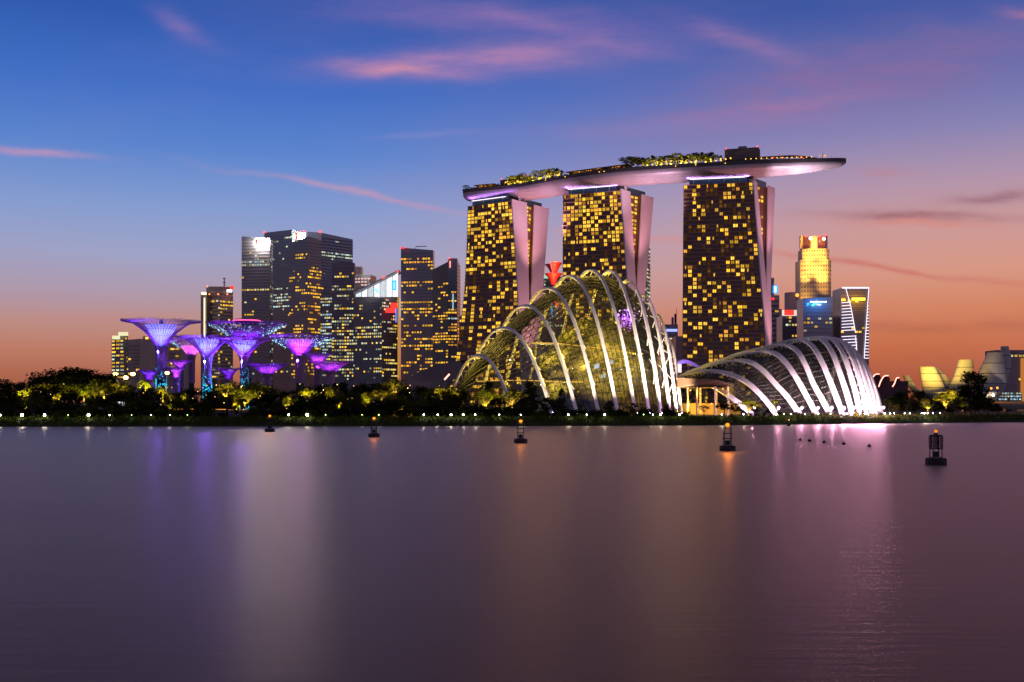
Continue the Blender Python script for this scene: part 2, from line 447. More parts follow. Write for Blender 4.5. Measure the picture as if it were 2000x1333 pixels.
# ------------------------------------------------------------------ setting: water, bank, ground
GZ = 2.2
SHORE = [(-3000, 312), (-2200, 312), (0, 314), (500, 318), (1000, 322), (1333, 329), (1500, 338), (1700, 357), (1850, 372), (2000, 384), (4200, 440), (5200, 440)]
def shore_y(px): return interp(SHORE, px)[0]
def make_water():
    m = bpy.data.materials.new('water'); m.use_nodes = True; nt = m.node_tree
    for n in list(nt.nodes): nt.nodes.remove(n)
    # silty reservoir water: brown scatter below, slightly warm-tinted mirror above
    df = nt.nodes.new('ShaderNodeBsdfDiffuse'); df.inputs[0].default_value = (.17, .085, .045, 1)
    b = nt.nodes.new('ShaderNodeBsdfGlossy'); b.inputs['Color'].default_value = (.74, .57, .49, 1)
    fr = nt.nodes.new('ShaderNodeFresnel'); fr.inputs['IOR'].default_value = 1.33
    mxs = nt.nodes.new('ShaderNodeMixShader'); out = nt.nodes.new('ShaderNodeOutputMaterial')
    nt.links.new(fr.outputs[0], mxs.inputs[0]); nt.links.new(df.outputs[0], mxs.inputs[1]); nt.links.new(b.outputs[0], mxs.inputs[2]); nt.links.new(mxs.outputs[0], out.inputs[0])
    t = nt.nodes.new('ShaderNodeTexCoord')
    def nz(sx, sy, det):
        mp = nt.nodes.new('ShaderNodeMapping'); mp.inputs['Scale'].default_value = (sx, sy, 1)
        nt.links.new(t.outputs['Object'], mp.inputs[0])
        n = nt.nodes.new('ShaderNodeTexNoise'); n.inputs['Scale'].default_value = 1; n.inputs['Detail'].default_value = det; n.inputs['Roughness'].default_value = .6
        nt.links.new(mp.outputs[0], n.inputs['Vector']); return n.outputs['Fac']
    big = nz(.010, .05, 4); fine = nz(.03, .42, 5)
    mr = nt.nodes.new('ShaderNodeMapRange'); mr.inputs[1].default_value = .3; mr.inputs[2].default_value = .7
    mr.inputs[3].default_value = .32; mr.inputs[4].default_value = .35
    nt.links.new(big, mr.inputs[0]); nt.links.new(mr.outputs[0], b.inputs['Roughness'])
    ad = nt.nodes.new('ShaderNodeMath'); ad.operation = 'MULTIPLY_ADD'; ad.inputs[1].default_value = .05; nt.links.new(fine, ad.inputs[0]); nt.links.new(mr.outputs[0], ad.inputs[2])
    nt.links.new(ad.outputs[0], b.inputs['Roughness'])
    rip = nz(.22, 1.3, 4)
    bp = nt.nodes.new('ShaderNodeBump'); bp.inputs['Strength'].default_value = .11; bp.inputs['Distance'].default_value = .3
    nt.links.new(rip, bp.inputs['Height']); nt.links.new(bp.outputs[0], b.inputs['Normal'])
    return m
w = MB(); w.quad((-6000, -3000, 0), (6000, -3000, 0), (6000, 460, 0), (-6000, 460, 0))
tag(w.build('water', make_water()), kind='structure')
# ground sheet behind the bank, out to the horizon
PXS = [-3000, -1800, -900] + list(range(-300, 2301, 50)) + [2900, 3800, 5000]
BANKW = 7.0
g = MB()
M_GROUND = pmat('garden_ground', (.035, .04, .02), .95, var=.5, vscale=.08)
M_BANK = pmat('bank_grass', (.030, .045, .012), .95, var=.55, vscale=.35, bump=.6, bscale=1.2)
def bank_at(px, k):
    y = shore_y(px) + k; return V(((px - CX) / FPX * shore_y(px), y, 0))
for a, c in zip(PXS, PXS[1:]):
    A, B = bank_at(a, BANKW), bank_at(c, BANKW)
    g.quad((A.x, A.y, GZ), (B.x, B.y, GZ), (B.x * 14, 9000, GZ), (A.x * 14, 9000, GZ))
tag(g.build('ground', M_GROUND), kind='structure')
rnd = random.Random(4)
bk = MB(); rows = []
prof = [(-.6, -.5), (0, .02), (1.2, .55), (3.0, 1.15), (5.0, 1.75), (BANKW, GZ + .05), (BANKW + 9, GZ + .12), (BANKW + 9.2, GZ - .3)]
NX = 420
for i in range(NX + 1):
    px = -400 + 2900 * i / NX
    rows.append([(lambda q, z, k: (q.x, q.y, z + (rnd.uniform(-.16, .16) if 1 < k < 6 else 0)))(bank_at(px, d + (rnd.uniform(-.35, .35) if k == 1 else 0)), z, k) for k, (d, z) in enumerate(prof)])
K = len(prof)
for i in range(NX):
    for k in range(K - 1):
        bk.quad(rows[i][k], rows[i + 1][k], rows[i + 1][k + 1], rows[i][k + 1])
tag(bk.build('embankment', M_BANK, smooth=True), kind='structure')
# rough grass and low ground cover on the slope
gr = MB()
for i in range(15000):
    px = rnd.uniform(-60, 2060); d = rnd.uniform(.9, BANKW + 3)
    q = bank_at(px, d); z = interp([(p[0], p[1]) for p in prof[:7]], d)[0] - .05
    h = rnd.uniform(.25, .8) if rnd.random() < .9 else rnd.uniform(.8, 1.5); wd = rnd.uniform(.12, .3); a = rnd.uniform(0, 6.28); lx, ly = rnd.uniform(-.4, .4), rnd.uniform(-.4, .4)
    gr.add([(q.x - math.cos(a) * wd, q.y - math.sin(a) * wd, z), (q.x + math.cos(a) * wd, q.y + math.sin(a) * wd, z), (q.x + lx, q.y + ly, z + h)], ((0, 1, 2),))
tag(gr.build('bank_grass', M_LEAF2), 'rough dark grass covering the waterfront slope', 'grass', kind='stuff')

# ------------------------------------------------------------------ three hotel towers
def tower(spec, floors, label, litp, seed, cols):
    rows = spec; rng = random.Random(seed)
    def corner(z, i):
        r = interp(rows, z); return PX(r[i], r[5 + i], z)
    base = corner(GZ, 0).lerp(corner(GZ, 3), .5); base.z = GZ
    root = empty('hotel_tower', base, label, 'tower', 'three hotel towers under the roof deck')
    ztop = rows[-1][0]
    zs = [GZ + (ztop - GZ) * i / 40 for i in range(41)]
    def loft(name, fn, mat):
        b = MB()
        rings = [fn(z) for z in zs]; n = len(rings[0])
        for i in range(40):
            for j in range(n):
                b.quad(rings[i][j], rings[i][(j + 1) % n], rings[i + 1][(j + 1) % n], rings[i + 1][j])
        b.add(rings[-1], (tuple(range(n)),)); b.build(name, mat, root)
    def east(z):
        L, A, B = corner(z, 0), corner(z, 1), corner(z, 2); return [L, A, B, L + (B - A)]
    def west(z):
        L, A, C, D = corner(z, 0), corner(z, 1), corner(z, 3), corner(z, 4); return [L + (C - A), C, D, L + (D - A)]
    def core(z):
        L, A, B, C = corner(z, 0), corner(z, 1), corner(z, 2), corner(z, 3); u = (L - A).normalized()
        b, c = B + u * 3, C + u * 3; k = (L - A) * .9
        return [b + k, b, c, c + k]
    loft('east_slab', east, M_FACADE); loft('west_slab', west, M_FACADE); loft('core', core, M_FACADE)
    for (i, j) in ((1, 2), (3, 4)):               # pale end walls, standing proud of the slab
        b = MB(); out = []
        for z in zs + [ztop + 1.5]:
            zz = min(z, ztop); a, c, L = corner(zz, i), corner(zz, j), corner(zz, 0)
            u = (corner(zz, 1) - L).normalized(); dz = V((0, 0, z - zz))
            e = (c - a).normalized() * .5
            out.append([a - e + u * .02 + dz, a - e + u * .9 + dz, c + e + u * .9 + dz, c + e + u * .02 + dz])
        for p, q in zip(out, out[1:]):
            for k in range(4): b.quad(p[k], p[(k + 1) % 4], q[(k + 1) % 4], q[k])
        b.add(out[-1], ((0, 1, 2, 3),)); b.build('end_wall', M_PANEL, root)
    # floors: every storey edge a slab of its own
    fh = (ztop - GZ) / floors
    for f in range(1, floors + 1):
        z = GZ + f * fh
        L, A = corner(z, 0), corner(z, 1); d = (A - L).normalized(); n = V((d.y, -d.x, 0))
        b = MB(); b.obox(L + n * .02 - d * .2 + V((0, 0, -.45)), (A - L) + d * .2 - d * .3, n * .95, (0, 0, .45))
        b.build('floor_slab', M_BAND, root)
    # windows on the broad face
    nlit = [0]; more, dim = MB(), MB()
    for f in range(floors):
        z = GZ + f * fh
        L, A = corner(z, 0), corner(z, 1); L2, A2 = corner(z + fh, 0), corner(z + fh, 1)
        for c in range(cols):
            t = (c + .5) / cols
            o = L.lerp(A, t); o2 = L2.lerp(A2, t); d = (A - L).normalized(); up = (o2 - o).normalized(); n = V((d.y, -d.x, 0))
            cw = (A - L).length / cols
            p = litp(f / floors, t)
            if rng.random() < p:
                mt_ = E_WARM if rng.random() < .8 else E_HOT; wide = rng.random()
                ww, off = (.22, -.05) if wide < .12 else (.68, -.34)
                if wide > .9: ww, off = .94, -.47
                if nlit[0] < 300: put_window(root, o + d * (cw * off) + up * (fh * .12), d, up, cw * ww, fh * .72, .25, mt_)
                else: more.obox(o + d * (cw * off) + up * (fh * .12) + n * .02, d * (cw * ww), n * .25, up * (fh * .68))
                nlit[0] += 1
            elif rng.random() < .32: dim.obox(o + d * (cw * -.31) + up * (fh * .12) + n * .02, d * (cw * .62), n * .2, up * (fh * .68), 0 if rng.random() < .75 else 1)  # unlit cells given a faint amber emission to warm the facade's tone
    if more.v: more.build('more_windows', E_WARM, root, kind='stuff')
    dim.build('unlit_cell_glow', [E_DIM, E_DIM2], root, kind='stuff')
    # lit rooms of the glazed gap between the slabs
    for f in range(int(floors * .3), floors):
        z = GZ + f * fh
        r = core(z + fh * .2); b0, c0 = r[1], r[2]; d = (c0 - b0); wd = d.length
        if wd < 2.5: continue
        d = d.normalized(); up = V((0, 0, 1)); nW = max(1, int(wd / 4.5))
        for c in range(nW):
            if rng.random() < litp(f / floors, 1.0) * 1.1:
                put_window(root, b0 + d * (wd * (c + .2) / nW), d, up, wd / nW * .62, fh * .6, .2, E_WARM)
    # recessed glazed storey under the deck
    b = MB()
    L, A, D = corner(ztop, 0), corner(ztop, 1), corner(ztop, 4)
    u = (A - L).normalized(); v = (D - A).normalized()
    o = L + u * 4 + v * 1.5
    b.obox(o + V((0, 0, .02)), (A - L) - u * 9, (D - A) - v * 4, (0, 0, 6.2)); b.build('sky_lobby', M_TEAL, root)
    b = MB(); nv = V((u.y, -u.x, 0))
    b.tube([L + u * 5 + nv * .6 + V((0, 0, 4.4)), A - u * 6 + nv * .6 + V((0, 0, 4.4))], .33, 6); b.build('light_bar', emat('light_bar', (.95, .8, 1.0), 2.0, sample=False), root)
    for k in range(4):
        q = L.lerp(A, .15 + .22 * k) + nv * .6
        b = MB(); b.tube([q + V((0, 0, 0)), q + V((0, 0, 4.4))], .12, 4); b.build('bar_post', M_WHITE, root)
    # V struts holding the deck at the end wall
    a, c = corner(ztop, 1), corner(ztop, 2); mid = a.lerp(c, .6)
    for e in (-.9, .5):
        b = MB(); b.tube([mid + V((0, 0, .5)), mid + (a - c).normalized() * (-e * 5) + V((0, 0, 9.5))], .55, 6); b.build('deck_strut', M_WHITE, root)
    # violet wash on the hull above the front edge, pink floods on the end walls
    for k in range(3):
        q = L.lerp(A, .2 + .3 * k) + nv * .5 + V((0, 0, 4.2))
        lamp_light('AREA', q, 3200, (.55, .22, 1.0), aim=q + V((0, 0, 10)) + nv * 2.0, size=(16, 1.0))
    return root, corner
def lp1(f, t):
    if f > .9: return .62
    if f > .66: return .46
    col = .5 + .5 * math.sin(t * 40)
    return (.14 + .42 * col) if f < .6 else .15
def lp2(f, t):
    if f > .76: return .66 if t > .2 else .40
    return .22 if f > .25 else .33
def lp3(f, t): return .25 if f < .93 else .32
T1 = [(GZ, 870, 1022, 1036, 1037, 1052, 1000, 978, 1000, 1012, 1030), (28, 884, 1018, 1034, 1036, 1053, 1006, 982, 1002, 1014, 1032), (65, 897, 1014, 1033, 1035, 1054, 1012, 986, 1005, 1016, 1034),
      (109, 907.5, 1010, 1031, 1037, 1058, 1018, 990, 1008, 1019, 1037), (145, 911.5, 1005, 1029, 1040, 1064, 1020, 992, 1009, 1020, 1038), (184, 914, 999, 1027, 1043, 1070, 1022, 993, 1010, 1022, 1040)]
T2 = [(GZ, 1096, 1236, 1248, 1249, 1254, 940, 925, 948, 962, 980), (60, 1098, 1230, 1244, 1246, 1255, 954, 936, 954, 967, 983), (104, 1099, 1225, 1240, 1243, 1258, 960, 941, 956, 969, 984), (184, 1099.5, 1212, 1229, 1253, 1274, 965, 944, 958, 970, 985)]
T3 = [(GZ, 1331, 1500, 1508, 1508.5, 1513, 893, 888, 908, 924, 938), (60, 1333, 1494, 1502, 1502.5, 1506, 909, 899, 915, 927, 940), (100, 1333.5, 1486, 1495, 1496, 1503, 915, 904, 918, 929, 941), (184, 1335, 1470, 1477, 1499, 1511, 920.5, 908, 920, 930, 942)]
tw1, c1 = tower(T1, 55, 'leftmost hotel tower, slimmest front, base flaring left behind the tall glass dome', lp1, 11, 13)
tw2, c2 = tower(T2, 55, 'middle hotel tower with brightly lit top floors behind the tall glass dome', lp2, 22, 15)
tw3, c3 = tower(T3, 55, 'rightmost hotel tower, widest dark front with scattered square yellow windows', lp3, 33, 16)
for cc, pw in ((c1, 1.0), (c2, .9), (c3, .8)):          # pink floodlights washing the end walls from below
    for zf, zt, e in ((20, 120, 95000), (100, 184, 60000)):
        q = cc(zf, 2).lerp(cc(zf, 3), .5); u = (cc(zf, 1) - cc(zf, 0)).normalized()
        lamp_light('SPOT', q + u * 34 + V((0, -12, 0)), e * pw * 4.2, (1.0, .38, .46), aim=cc(zt, 2).lerp(cc(zt, 3), .5), angle=62, blend=.9, radius=1.5)

# ------------------------------------------------------------------ boat-shaped roof deck
CL = [(-42, 1034.5, 3), (-39.5, 1033, 9), (-31, 1028, 15), (11, 1011, 19), (55, 971, 19), (92, 945, 19), (131, 931.5, 19), (169, 920, 18.8), (198, 911, 17.2), (228, 902.5, 13.2), (250, 894.5, 7.6), (259, 890.5, 4), (263.5, 888.5, .5)]
ST = spline(CL, 90)
DZ, RZ = 196.0, 199.0
def frame(i):
    a, b = ST[max(i - 1, 0)], ST[min(i + 1, len(ST) - 1)]
    t = V((b.x - a.x, b.y - a.y, 0)).normalized(); n = V((t.y, -t.x, 0))       # n points to the camera side
    return V((ST[i].x, ST[i].y, 0)), n, ST[i].z, t
deck = empty('roof_deck', (112, 935, 189), 'long boat-shaped roof deck spanning the three hotel towers', 'roof deck')
M_HULL = pmat('hull_tiles', (.46, .42, .43), .42, .15, var=.10, vscale=.25, bump=.12, bscale=.6)
NS = 22
rings = []
for i in range(len(ST)):
    c, n, wd, t = frame(i); wd = max(wd, .3); dep = 7.6 * min(1, (wd / 19) ** .55)
    rings.append([c + n * (wd * math.cos(math.pi * k / NS)) + V((0, 0, DZ - dep * math.sin(math.pi * k / NS) ** .85)) for k in range(NS + 1)])
h = MB()
for i in range(len(ST) - 1):
    for k in range(NS): h.quad(rings[i][k], rings[i][k + 1], rings[i + 1][k + 1], rings[i + 1][k])
hull = h.build('hull', M_HULL, deck, smooth=True)
seam = MB()                                       # raised tile seams along and across the hull
for k in range(2, NS - 1, 2):
    seam.tube([rings[i][k] + V((0, 0, -.03)) for i in range(len(ST))], .07, 3)
for i in range(2, len(ST) - 1, 2): seam.tube([p + V((0, 0, -.03)) for p in rings[i][1:NS]], .06, 3)
seam.build('tile_seams', M_HULL, hull, kind='stuff')
for nm, sgn in (('front_parapet', 1), ('rear_parapet', -1)):
    b = MB()
    for i in range(len(ST) - 1):
        c0, n0, w0, _ = frame(i); c1_, n1, w1, _ = frame(i + 1)
        p, q = c0 + n0 * sgn * (w0 + .15), c1_ + n1 * sgn * (w1 + .15); p2, q2 = c0 + n0 * sgn * max(w0 - .5, .05), c1_ + n1 * sgn * max(w1 - .5, .05)
        z0, z1 = V((0, 0, DZ - .05)), V((0, 0, RZ))
        b.quad(p + z0, q + z0, q + z1, p + z1); b.quad(p + z1, q + z1, q2 + z1, p2 + z1); b.quad(p2 + z1, q2 + z1, q2 + z0, p2 + z0)
    b.build(nm, pmat('parapet', (.11, .095, .09), .7, var=.3, vscale=.3), deck)
b = MB()
for i in range(len(ST) - 1):
    c0, n0, w0, _ = frame(i); c1_, n1, w1, _ = frame(i + 1); z = V((0, 0, RZ - .9)); w0, w1 = max(w0 - .4, .05), max(w1 - .4, .05)
    b.quad(c0 - n0 * w0 + z, c0 + n0 * w0 + z, c1_ + n1 * w1 + z, c1_ - n1 * w1 + z)
b.build('deck_floor', pmat('deck_timber', (.12, .09, .06), .8), deck)
DECKZ = RZ - .9
def on_deck(px, lat, z=DECKZ):
    """point on the deck seen at photo column px; lat -1 rear edge .. 1 front edge"""
    best = None
    for i in range(len(ST)):
        c, n, wd, t = frame(i); q = c + n * wd * lat; e = abs(CX + FPX * q.x / q.y - px)
        if best is None or e < best[0]: best = (e, q, n, t)
    return V((best[1].x, best[1].y, z)), best[2], best[3]
b = MB(); rr = random.Random(8)                   # planting along the front parapet
for i in range(2600):
    q, n, t = on_deck(915, .9) if i < 0 else (None, None, None)
    k = rr.uniform(3, 78); c0, n0, w0, t0 = frame(int(k)); q = c0 + n0 * (w0 - rr.uniform(.3, 1.8)) + t0 * rr.uniform(-2, 2); z = RZ - .3 + rr.uniform(0, 1.2)
    s = rr.uniform(.35, .75); a = V((rr.uniform(-1, 1), rr.uniform(-1, 1), rr.uniform(-1, 1))).normalized(); c = a.orthogonal().normalized()
    q.z = z; b.add([q - a * s, q + c * s * .6, q + a * s, q - c * s * .6], ((0, 1, 2, 3),))
b.build('edge_planting', M_LEAF, deck, kind='stuff')
b = MB()                                          # small lamps strung through the deck garden
for lo, hi, n, lat0, zhi in ((985, 1098, 34, .7, 5.5), (1250, 1405, 40, .7, 4.5), (1408, 1428, 9, .75, 4.0)):
    for i in range(n):
        q, _, _ = on_deck(rr.uniform(lo, hi), rr.uniform(lat0, .92)); b.octa(q + V((0, 0, rr.uniform(1.4, zhi))), rr.uniform(.45, .8))
b.build('garden_lamps', E_YEL, deck, kind='stuff')
b = MB()
for i in range(19):
    q, _, _ = on_deck(1458 + i * 7.0, .985); b.octa(q + V((0, 0, 2.0)), .58)
b.build('edge_lamps', E_YEL, deck, kind='stuff')
for lo, hi, lat, e, col in ((990, 1095,   .97, 8500, (1, .70, .10)), (1255, 1400, .97, 8500, (1, .70, .10))):
    for i in range(9):
        q, _, _ = on_deck(lerp(lo, hi, (i + .5) / 9), lat); lamp_light('POINT', q + V((0, 0, 1.6)), e, col, radius=.4)
for i in range(7):                               # wall lamps under the planting, on the front of the parapet
    q, n, _ = on_deck((1063, 1105, 1170, 1185, 1320, 1362, 1412)[i], 1.0); b = MB(); b.octa(q + n * .45 + V((0, 0, -.6)), .5); b.build('wall_lamp', E_YEL, deck)
# deck pavilions
def long_canopy(p0, p1, h, name, label, lamps, lat=.72):
    a, n, t = on_deck(p0, lat); c, _, _ = on_deck(p1, lat); L = (c - a); d = L.normalized(); back = V((-n.x, -n.y, 0)) * 7
    root = empty(name, a.lerp(c, .5), label, 'pavilion')
    b = MB(); b.obox(a + V((0, 0, h)), L, back, (0, 0, .45)); b.build('roof', pmat('canopy_roof', (.10, .07, .05), .8), root)
    k = max(3, int(L.length / 5))
    for i in range(k + 1):
        q = a + L * (i / k); b = MB(); b.tube([q, q + V((0, 0, h))], .16, 5); b.build('post', M_CONC, root)
    b = MB(); b.obox(a + back * .8 + V((0, 0, .1)), L, back * .1, (0, 0, h - .3)); b.build('back_wall', pmat('warm_wall', (.5, .36, .2), .8), root)
    for i in range(lamps):
        q = a + L * ((i + .5) / lamps) + back * rr.uniform(.05, .5); b = MB(); b.octa(q + V((0, 0, rr.uniform(h * .45, h * .85))), rr.uniform(.25, .42)); b.build('hanging_lamp', emat('lamp_amber', (1, .38, .05), 2.2), root)
    for i in range(max(2, k // 3)):
        lamp_light('POINT', a + L * ((i + .5) / max(2, k // 3)) + back * .4 + V((0, 0, h * .7)), 420, (1, .5, .14), radius=.4)
    return root
long_canopy(922, 966, 4.2, 'deck_pavilion', 'open pavilion glowing yellow at the left tip of the roof deck', 16)
long_canopy(1103, 1226, 4.6, 'deck_pavilion', 'long open pavilion with rows of orange lamps midway along the roof deck', 34)
q, n, t = on_deck(1447, .2)
plant = empty('plant_room', q, 'blank concrete plant room block on the roof deck above the rightmost tower', 'plant room')
b = MB(); wv = t * 27; b.obox(q - wv * .5 + n * 6 + V((0, 0, .01)), wv, -n * 13, (0, 0, 12.6)); b.build('wall', pmat('plant_wall', (.16, .13, .125), .9, var=.15, vscale=.3), plant)
b = MB(); b.obox(q - t * 3 + n * 3 + V((0, 0, 12.62)), t * 6.5, -n * 5, (0, 0, 2.2)); b.build('roof_hatch', M_CONC, plant)
for k in (-1, 1):
    b = MB(); b.ball(q + wv * (.46 * k) + n * 5.5 + V((0, 0, 13.2)), .55); b.build('beacon', E_RED, plant)
q, n, t = on_deck(1012, .1)
plant = empty('plant_room', q, 'low dark plant room behind the left clump of deck trees', 'plant room')
b = MB(); b.obox(q - t * 16 + n * 5 + V((0, 0, .01)), t * 30, -n * 10, (0, 0, 8.8)); b.build('wall', MATS['plant_wall'], plant)
b = MB(); b.obox(q - t * 9 + n * 4 + V((0, 0, 8.82)), t * 12, -n * 6, (0, 0, 2.0)); b.build('roof_hatch', M_CONC, plant)
for k in (-15, 12):
    b = MB(); b.ball(q + t * k + n * 4.5 + V((0, 0, 9.6 if k < 0 else 10.2)), .5); b.build('beacon', E_RED, plant)
q, n, t = on_deck(1530, .25)
rest = empty('deck_restaurant', q, 'low curved-roof restaurant with orange lamps near the right end of the roof deck', 'restaurant')
b = MB(); prof_ = []
for i in range(13):
    u = -1 + 2 * i / 12; prof_.append((q + t * (u * 27), 4.6 * (1 - max(0, u) ** 2 * .75)))
for (p, hh), (p2, h2) in zip(prof_, prof_[1:]):
    b.quad(p + n * 7 + V((0, 0, hh)), p2 + n * 7 + V((0, 0, h2)), p2 - n * 6 + V((0, 0, h2 + .8)), p - n * 6 + V((0, 0, hh + .8)))
    b.quad(p + n * 7 + V((0, 0, hh)), p + n * 7 + V((0, 0, hh - .4)), p2 + n * 7 + V((0, 0, h2 - .4)), p2 + n * 7 + V((0, 0, h2)))
b.build('roof', MATS['canopy_roof'], rest)
for i in range(11):
    p = q + t * (-24 + i * 4.8) + n * 6.2; b = MB(); b.tube([p, p + V((0, 0, 3.3 if i < 8 else 2.4))], .15, 5); b.build('post', M_CONC, rest)
for i in range(16):
    p = q + t * (rr.uniform(-20, 34)) + n * rr.uniform(2, 8); b = MB(); b.octa(p + V((0, 0, rr.uniform(1.2, 3.4))), rr.uniform(.3, .5)); b.build('table_lamp', MATS['lamp_amber'] if i % 3 else E_RED, rest)
for i in range(4): lamp_light('POINT', q + t * (-18 + 14 * i) + n * 3 + V((0, 0, 2.4)), 420, (1, .5, .14), radius=.4)
q, n, t = on_deck(1608, .2)
mast = empty('lamp_mast', q, 'thin mast with spreading lamp arms on the far right tip of the roof deck', 'lamp mast')
b = MB(); b.tube([q, q + V((0, 0, 7.2))], [.18, .08], 6); b.build('pole', M_DARK, mast)
for k in range(6):
    a = k * math.pi / 3; e = q + V((math.cos(a) * 2.6, math.sin(a) * 2.6, 4.3)); b = MB(); b.tube([q + V((0, 0, 4.8)), e], .08, 4); b.build('arm', M_DARK, mast)
    b = MB(); b.octa(e, .35); b.build('lamp', MATS['lamp_amber'], mast)
b = MB()                                          # people-high railing round the tip
for i in range(66, len(ST)):
    c, n, wd, t = frame(i); p = c + n * wd + V((0, 0, RZ)); b.tube([p, p + V((0, 0, 1.4))], .07, 4)
b.build('tip_railing', M_DARK, deck, kind='stuff')
# pink-white floods lighting the hull between the towers and under the cantilever
def hull_flood(px_from, lat, z, px_to, power, col, ang=70):
    a, _, _ = on_deck(px_from, lat, z); c, _, _ = on_deck(px_to, .2, 190); lamp_light('SPOT', a, power, col, aim=c, angle=ang, blend=.9, radius=1.0)
hull_flood(1522, 1.5, 146, 1545, 170000, (1.0, .72, .92), 60); hull_flood(1522, 1.2, 146, 1600, 230000, (1.0, .70, .90), 56)
hull_flood(1334, 1.6, 140, 1270, 105000, (1.0, .60, .84), 64); hull_flood(1278, 1.6, 140, 1310, 90000, (1.0, .60, .86), 64); hull_flood(1250, 1.7, 140, 1225, 60000, (1.0, .60, .86), 60)
hull_flood(1096, 1.6, 140, 1040, 120000, (1.0, .55, .82), 66); hull_flood(1074, 1.5, 140, 1100, 80000, (1.0, .50, .80), 64)
# ------------------------------------------------------------------ glass domes
M_GLASS = glassmat('dome_glass', (.93, .93, .86), .94, .12)
M_GLASS2 = glassmat('dome_glass_dark', (.74, .74, .70), .78, .15)
M_MULL = pmat('mullion', (.03, .028, .024), .5, .3)
M_RIB = pmat('rib_paint', (.76, .73, .69), .42, var=.08, vscale=.3)
FLOOD = (1.0, .74, .70)
def dome(root, curves, w_rib, d_rib, inset, NV, sub, glass, floods, strut_every, aim_up, lamp_off, taper=False, lens=60):
    """ribs: list of sampled curves from the near foot to the far foot"""
    R = len(curves); N = len(curves[0])
    def side(i, k): return (curves[min(i + 1, R - 1)][k] - curves[max(i - 1, 0)][k])
    cen = V((0, 0, 0))
    for c in curves: cen += (c[0] + c[-1]) * .5
    cen /= R
    inner = []
    for i in range(R):
        row = []
        for k in range(N):
            t = (curves[i][min(k + 1, N - 1)] - curves[i][max(k - 1, 0)]).normalized(); s = side(i, k); s = (s - t * s.dot(t)).normalized()
            nn = t.cross(s).normalized(); to = cen + V((0, 0, 8)) - curves[i][k]
            if nn.dot(to) < 0: nn = -nn
            p = curves[i][k] + nn * inset; p.z = max(p.z, GZ); row.append(p)
        inner.append(row)
    # shell lofted between ribs, slightly in from them
    cols = []
    for i in range(R - 1):
        for j in range(sub):
            t = j / sub
            i0, i1, i2, i3 = max(i - 1, 0), i, i + 1, min(i + 2, R - 1)
            cols.append([0.5 * ((2 * inner[i1][k]) + (inner[i2][k] - inner[i0][k]) * t + (2 * inner[i0][k] - 5 * inner[i1][k] + 4 * inner[i2][k] - inner[i3][k]) * t * t
                                + (3 * inner[i1][k] - inner[i0][k] - 3 * inner[i2][k] + inner[i3][k]) * t ** 3) for k in range(N)])
    cols.append(inner[-1])
    g = MB()
    for a, b in zip(cols, cols[1:]):
        for k in range(N - 1): g.quad(a[k], b[k], b[k + 1], a[k + 1])
    shell = g.build('glass_shell', glass, root, smooth=True)
    m = MB()
    for c in cols: m.tube(c, .14, 3)
    for k in range(1, N - 1): m.tube([c[k] for c in cols], .13 if k % 4 else .2, 3)
    m.build('glazing_bars', M_MULL, shell, kind='stuff')
    for i in range(R):
        sides = [side(i, k) for k in range(N)]
        b = MB(); b.rect_sweep(curves[i], sides, [lerp(w_rib * 1.0, w_rib * .75, k / N) if taper else w_rib for k in range(N)], d_rib)
        rib = b.build('rib', M_RIB, root)
        b = MB()
        for k in range(strut_every, N - strut_every, strut_every):
            p = curves[i][k]; s = side(i, k).normalized(); q = inner[i][k]; t = (curves[i][k + 1] - curves[i][k]) * (strut_every * .32)
            b.tube([p, q + t], .19, 4); b.tube([p, q - t], .19, 4)
        b.build('struts', M_RIB, rib, kind='stuff')
        if floods:
            e = floods if not isinstance(floods, (list, tuple)) else floods[i]
            if e > 0:
                f = curves[i][0]; up = curves[i][int(N * aim_up)]
                b = MB(); ph = 3.0 if taper else 1.0; lp = f + lamp_off + V((0, 0, ph - f.z + GZ)); lp.x = f.x * lp.y / f.y + lamp_off.x * .2; b.tube([lp - V((0, 0, ph)), lp - V((0, 0, .4))], .1, 6); b.build('flood_post', M_DARK, root); b = MB(); b.lathe(lp - V((0, 0, .45)), [(.20, 0), (.24, .3), (.16, .45)], 8); b.build('floodlight', emat('flood_' + str(int(lens)), (1, .52, .95), lens, sample=True), root)  # post added to lift the lens so its streak reaches the water
                lamp_light('SPOT', lp, e, FLOOD if taper else (1.0, .80, .58), aim=up, angle=46 if taper else 60, blend=.9, radius=.35)
    return inner, cols

# tall dome: parabolic arches, small on the left, high in the middle, closing on the right
CFR = [  # apex px, apex py, near foot px, near Y, far Y
    (934, 695, 1003, 430, 470), (982, 641, 1078, 420, 474), (1023, 598, 1127, 412, 478), (1066, 564, 1170, 406, 482), (1108, 540, 1207, 402, 484), (1150, 529, 1242, 400, 484),
    (1188, 531, 1268, 400, 482), (1224, 549, 1291, 402, 478), (1256, 578, 1309, 405, 472), (1283, 617, 1322, 409, 465), (1304, 664, 1331, 414, 458)]
def arch(apx, apy, npx, Yn, Yf, N=44):
    Ym = (Yn + Yf) / 2; n = PX(npx, Yn, GZ); apex = P(apx, apy, Ym); f = V((2 * apex.x - n.x, Yf, GZ)); out = []
    for k in range(N):
        s = -1 + 2 * k / (N - 1); s = math.copysign(abs(s) ** .9, s)
        p = n.lerp(f, (s + 1) / 2); p.z = GZ + (apex.z - GZ) * (1 - abs(s) ** 2.08); out.append(p)
    return out
cf = empty('glass_dome', PX(1130, 440, GZ), 'tall arched glass dome with pale ribs in front of the hotel towers', 'glass dome')
cf_curves = [arch(*r) for r in CFR]
dome(cf, cf_curves, 1.12, .8, 2.2, 44, 4, M_GLASS, [0, 40000, 70000, 95000, 115000, 125000, 125000, 125000, 125000, 120000, 115000], 4, .16, V((1.5, -11, 0)))
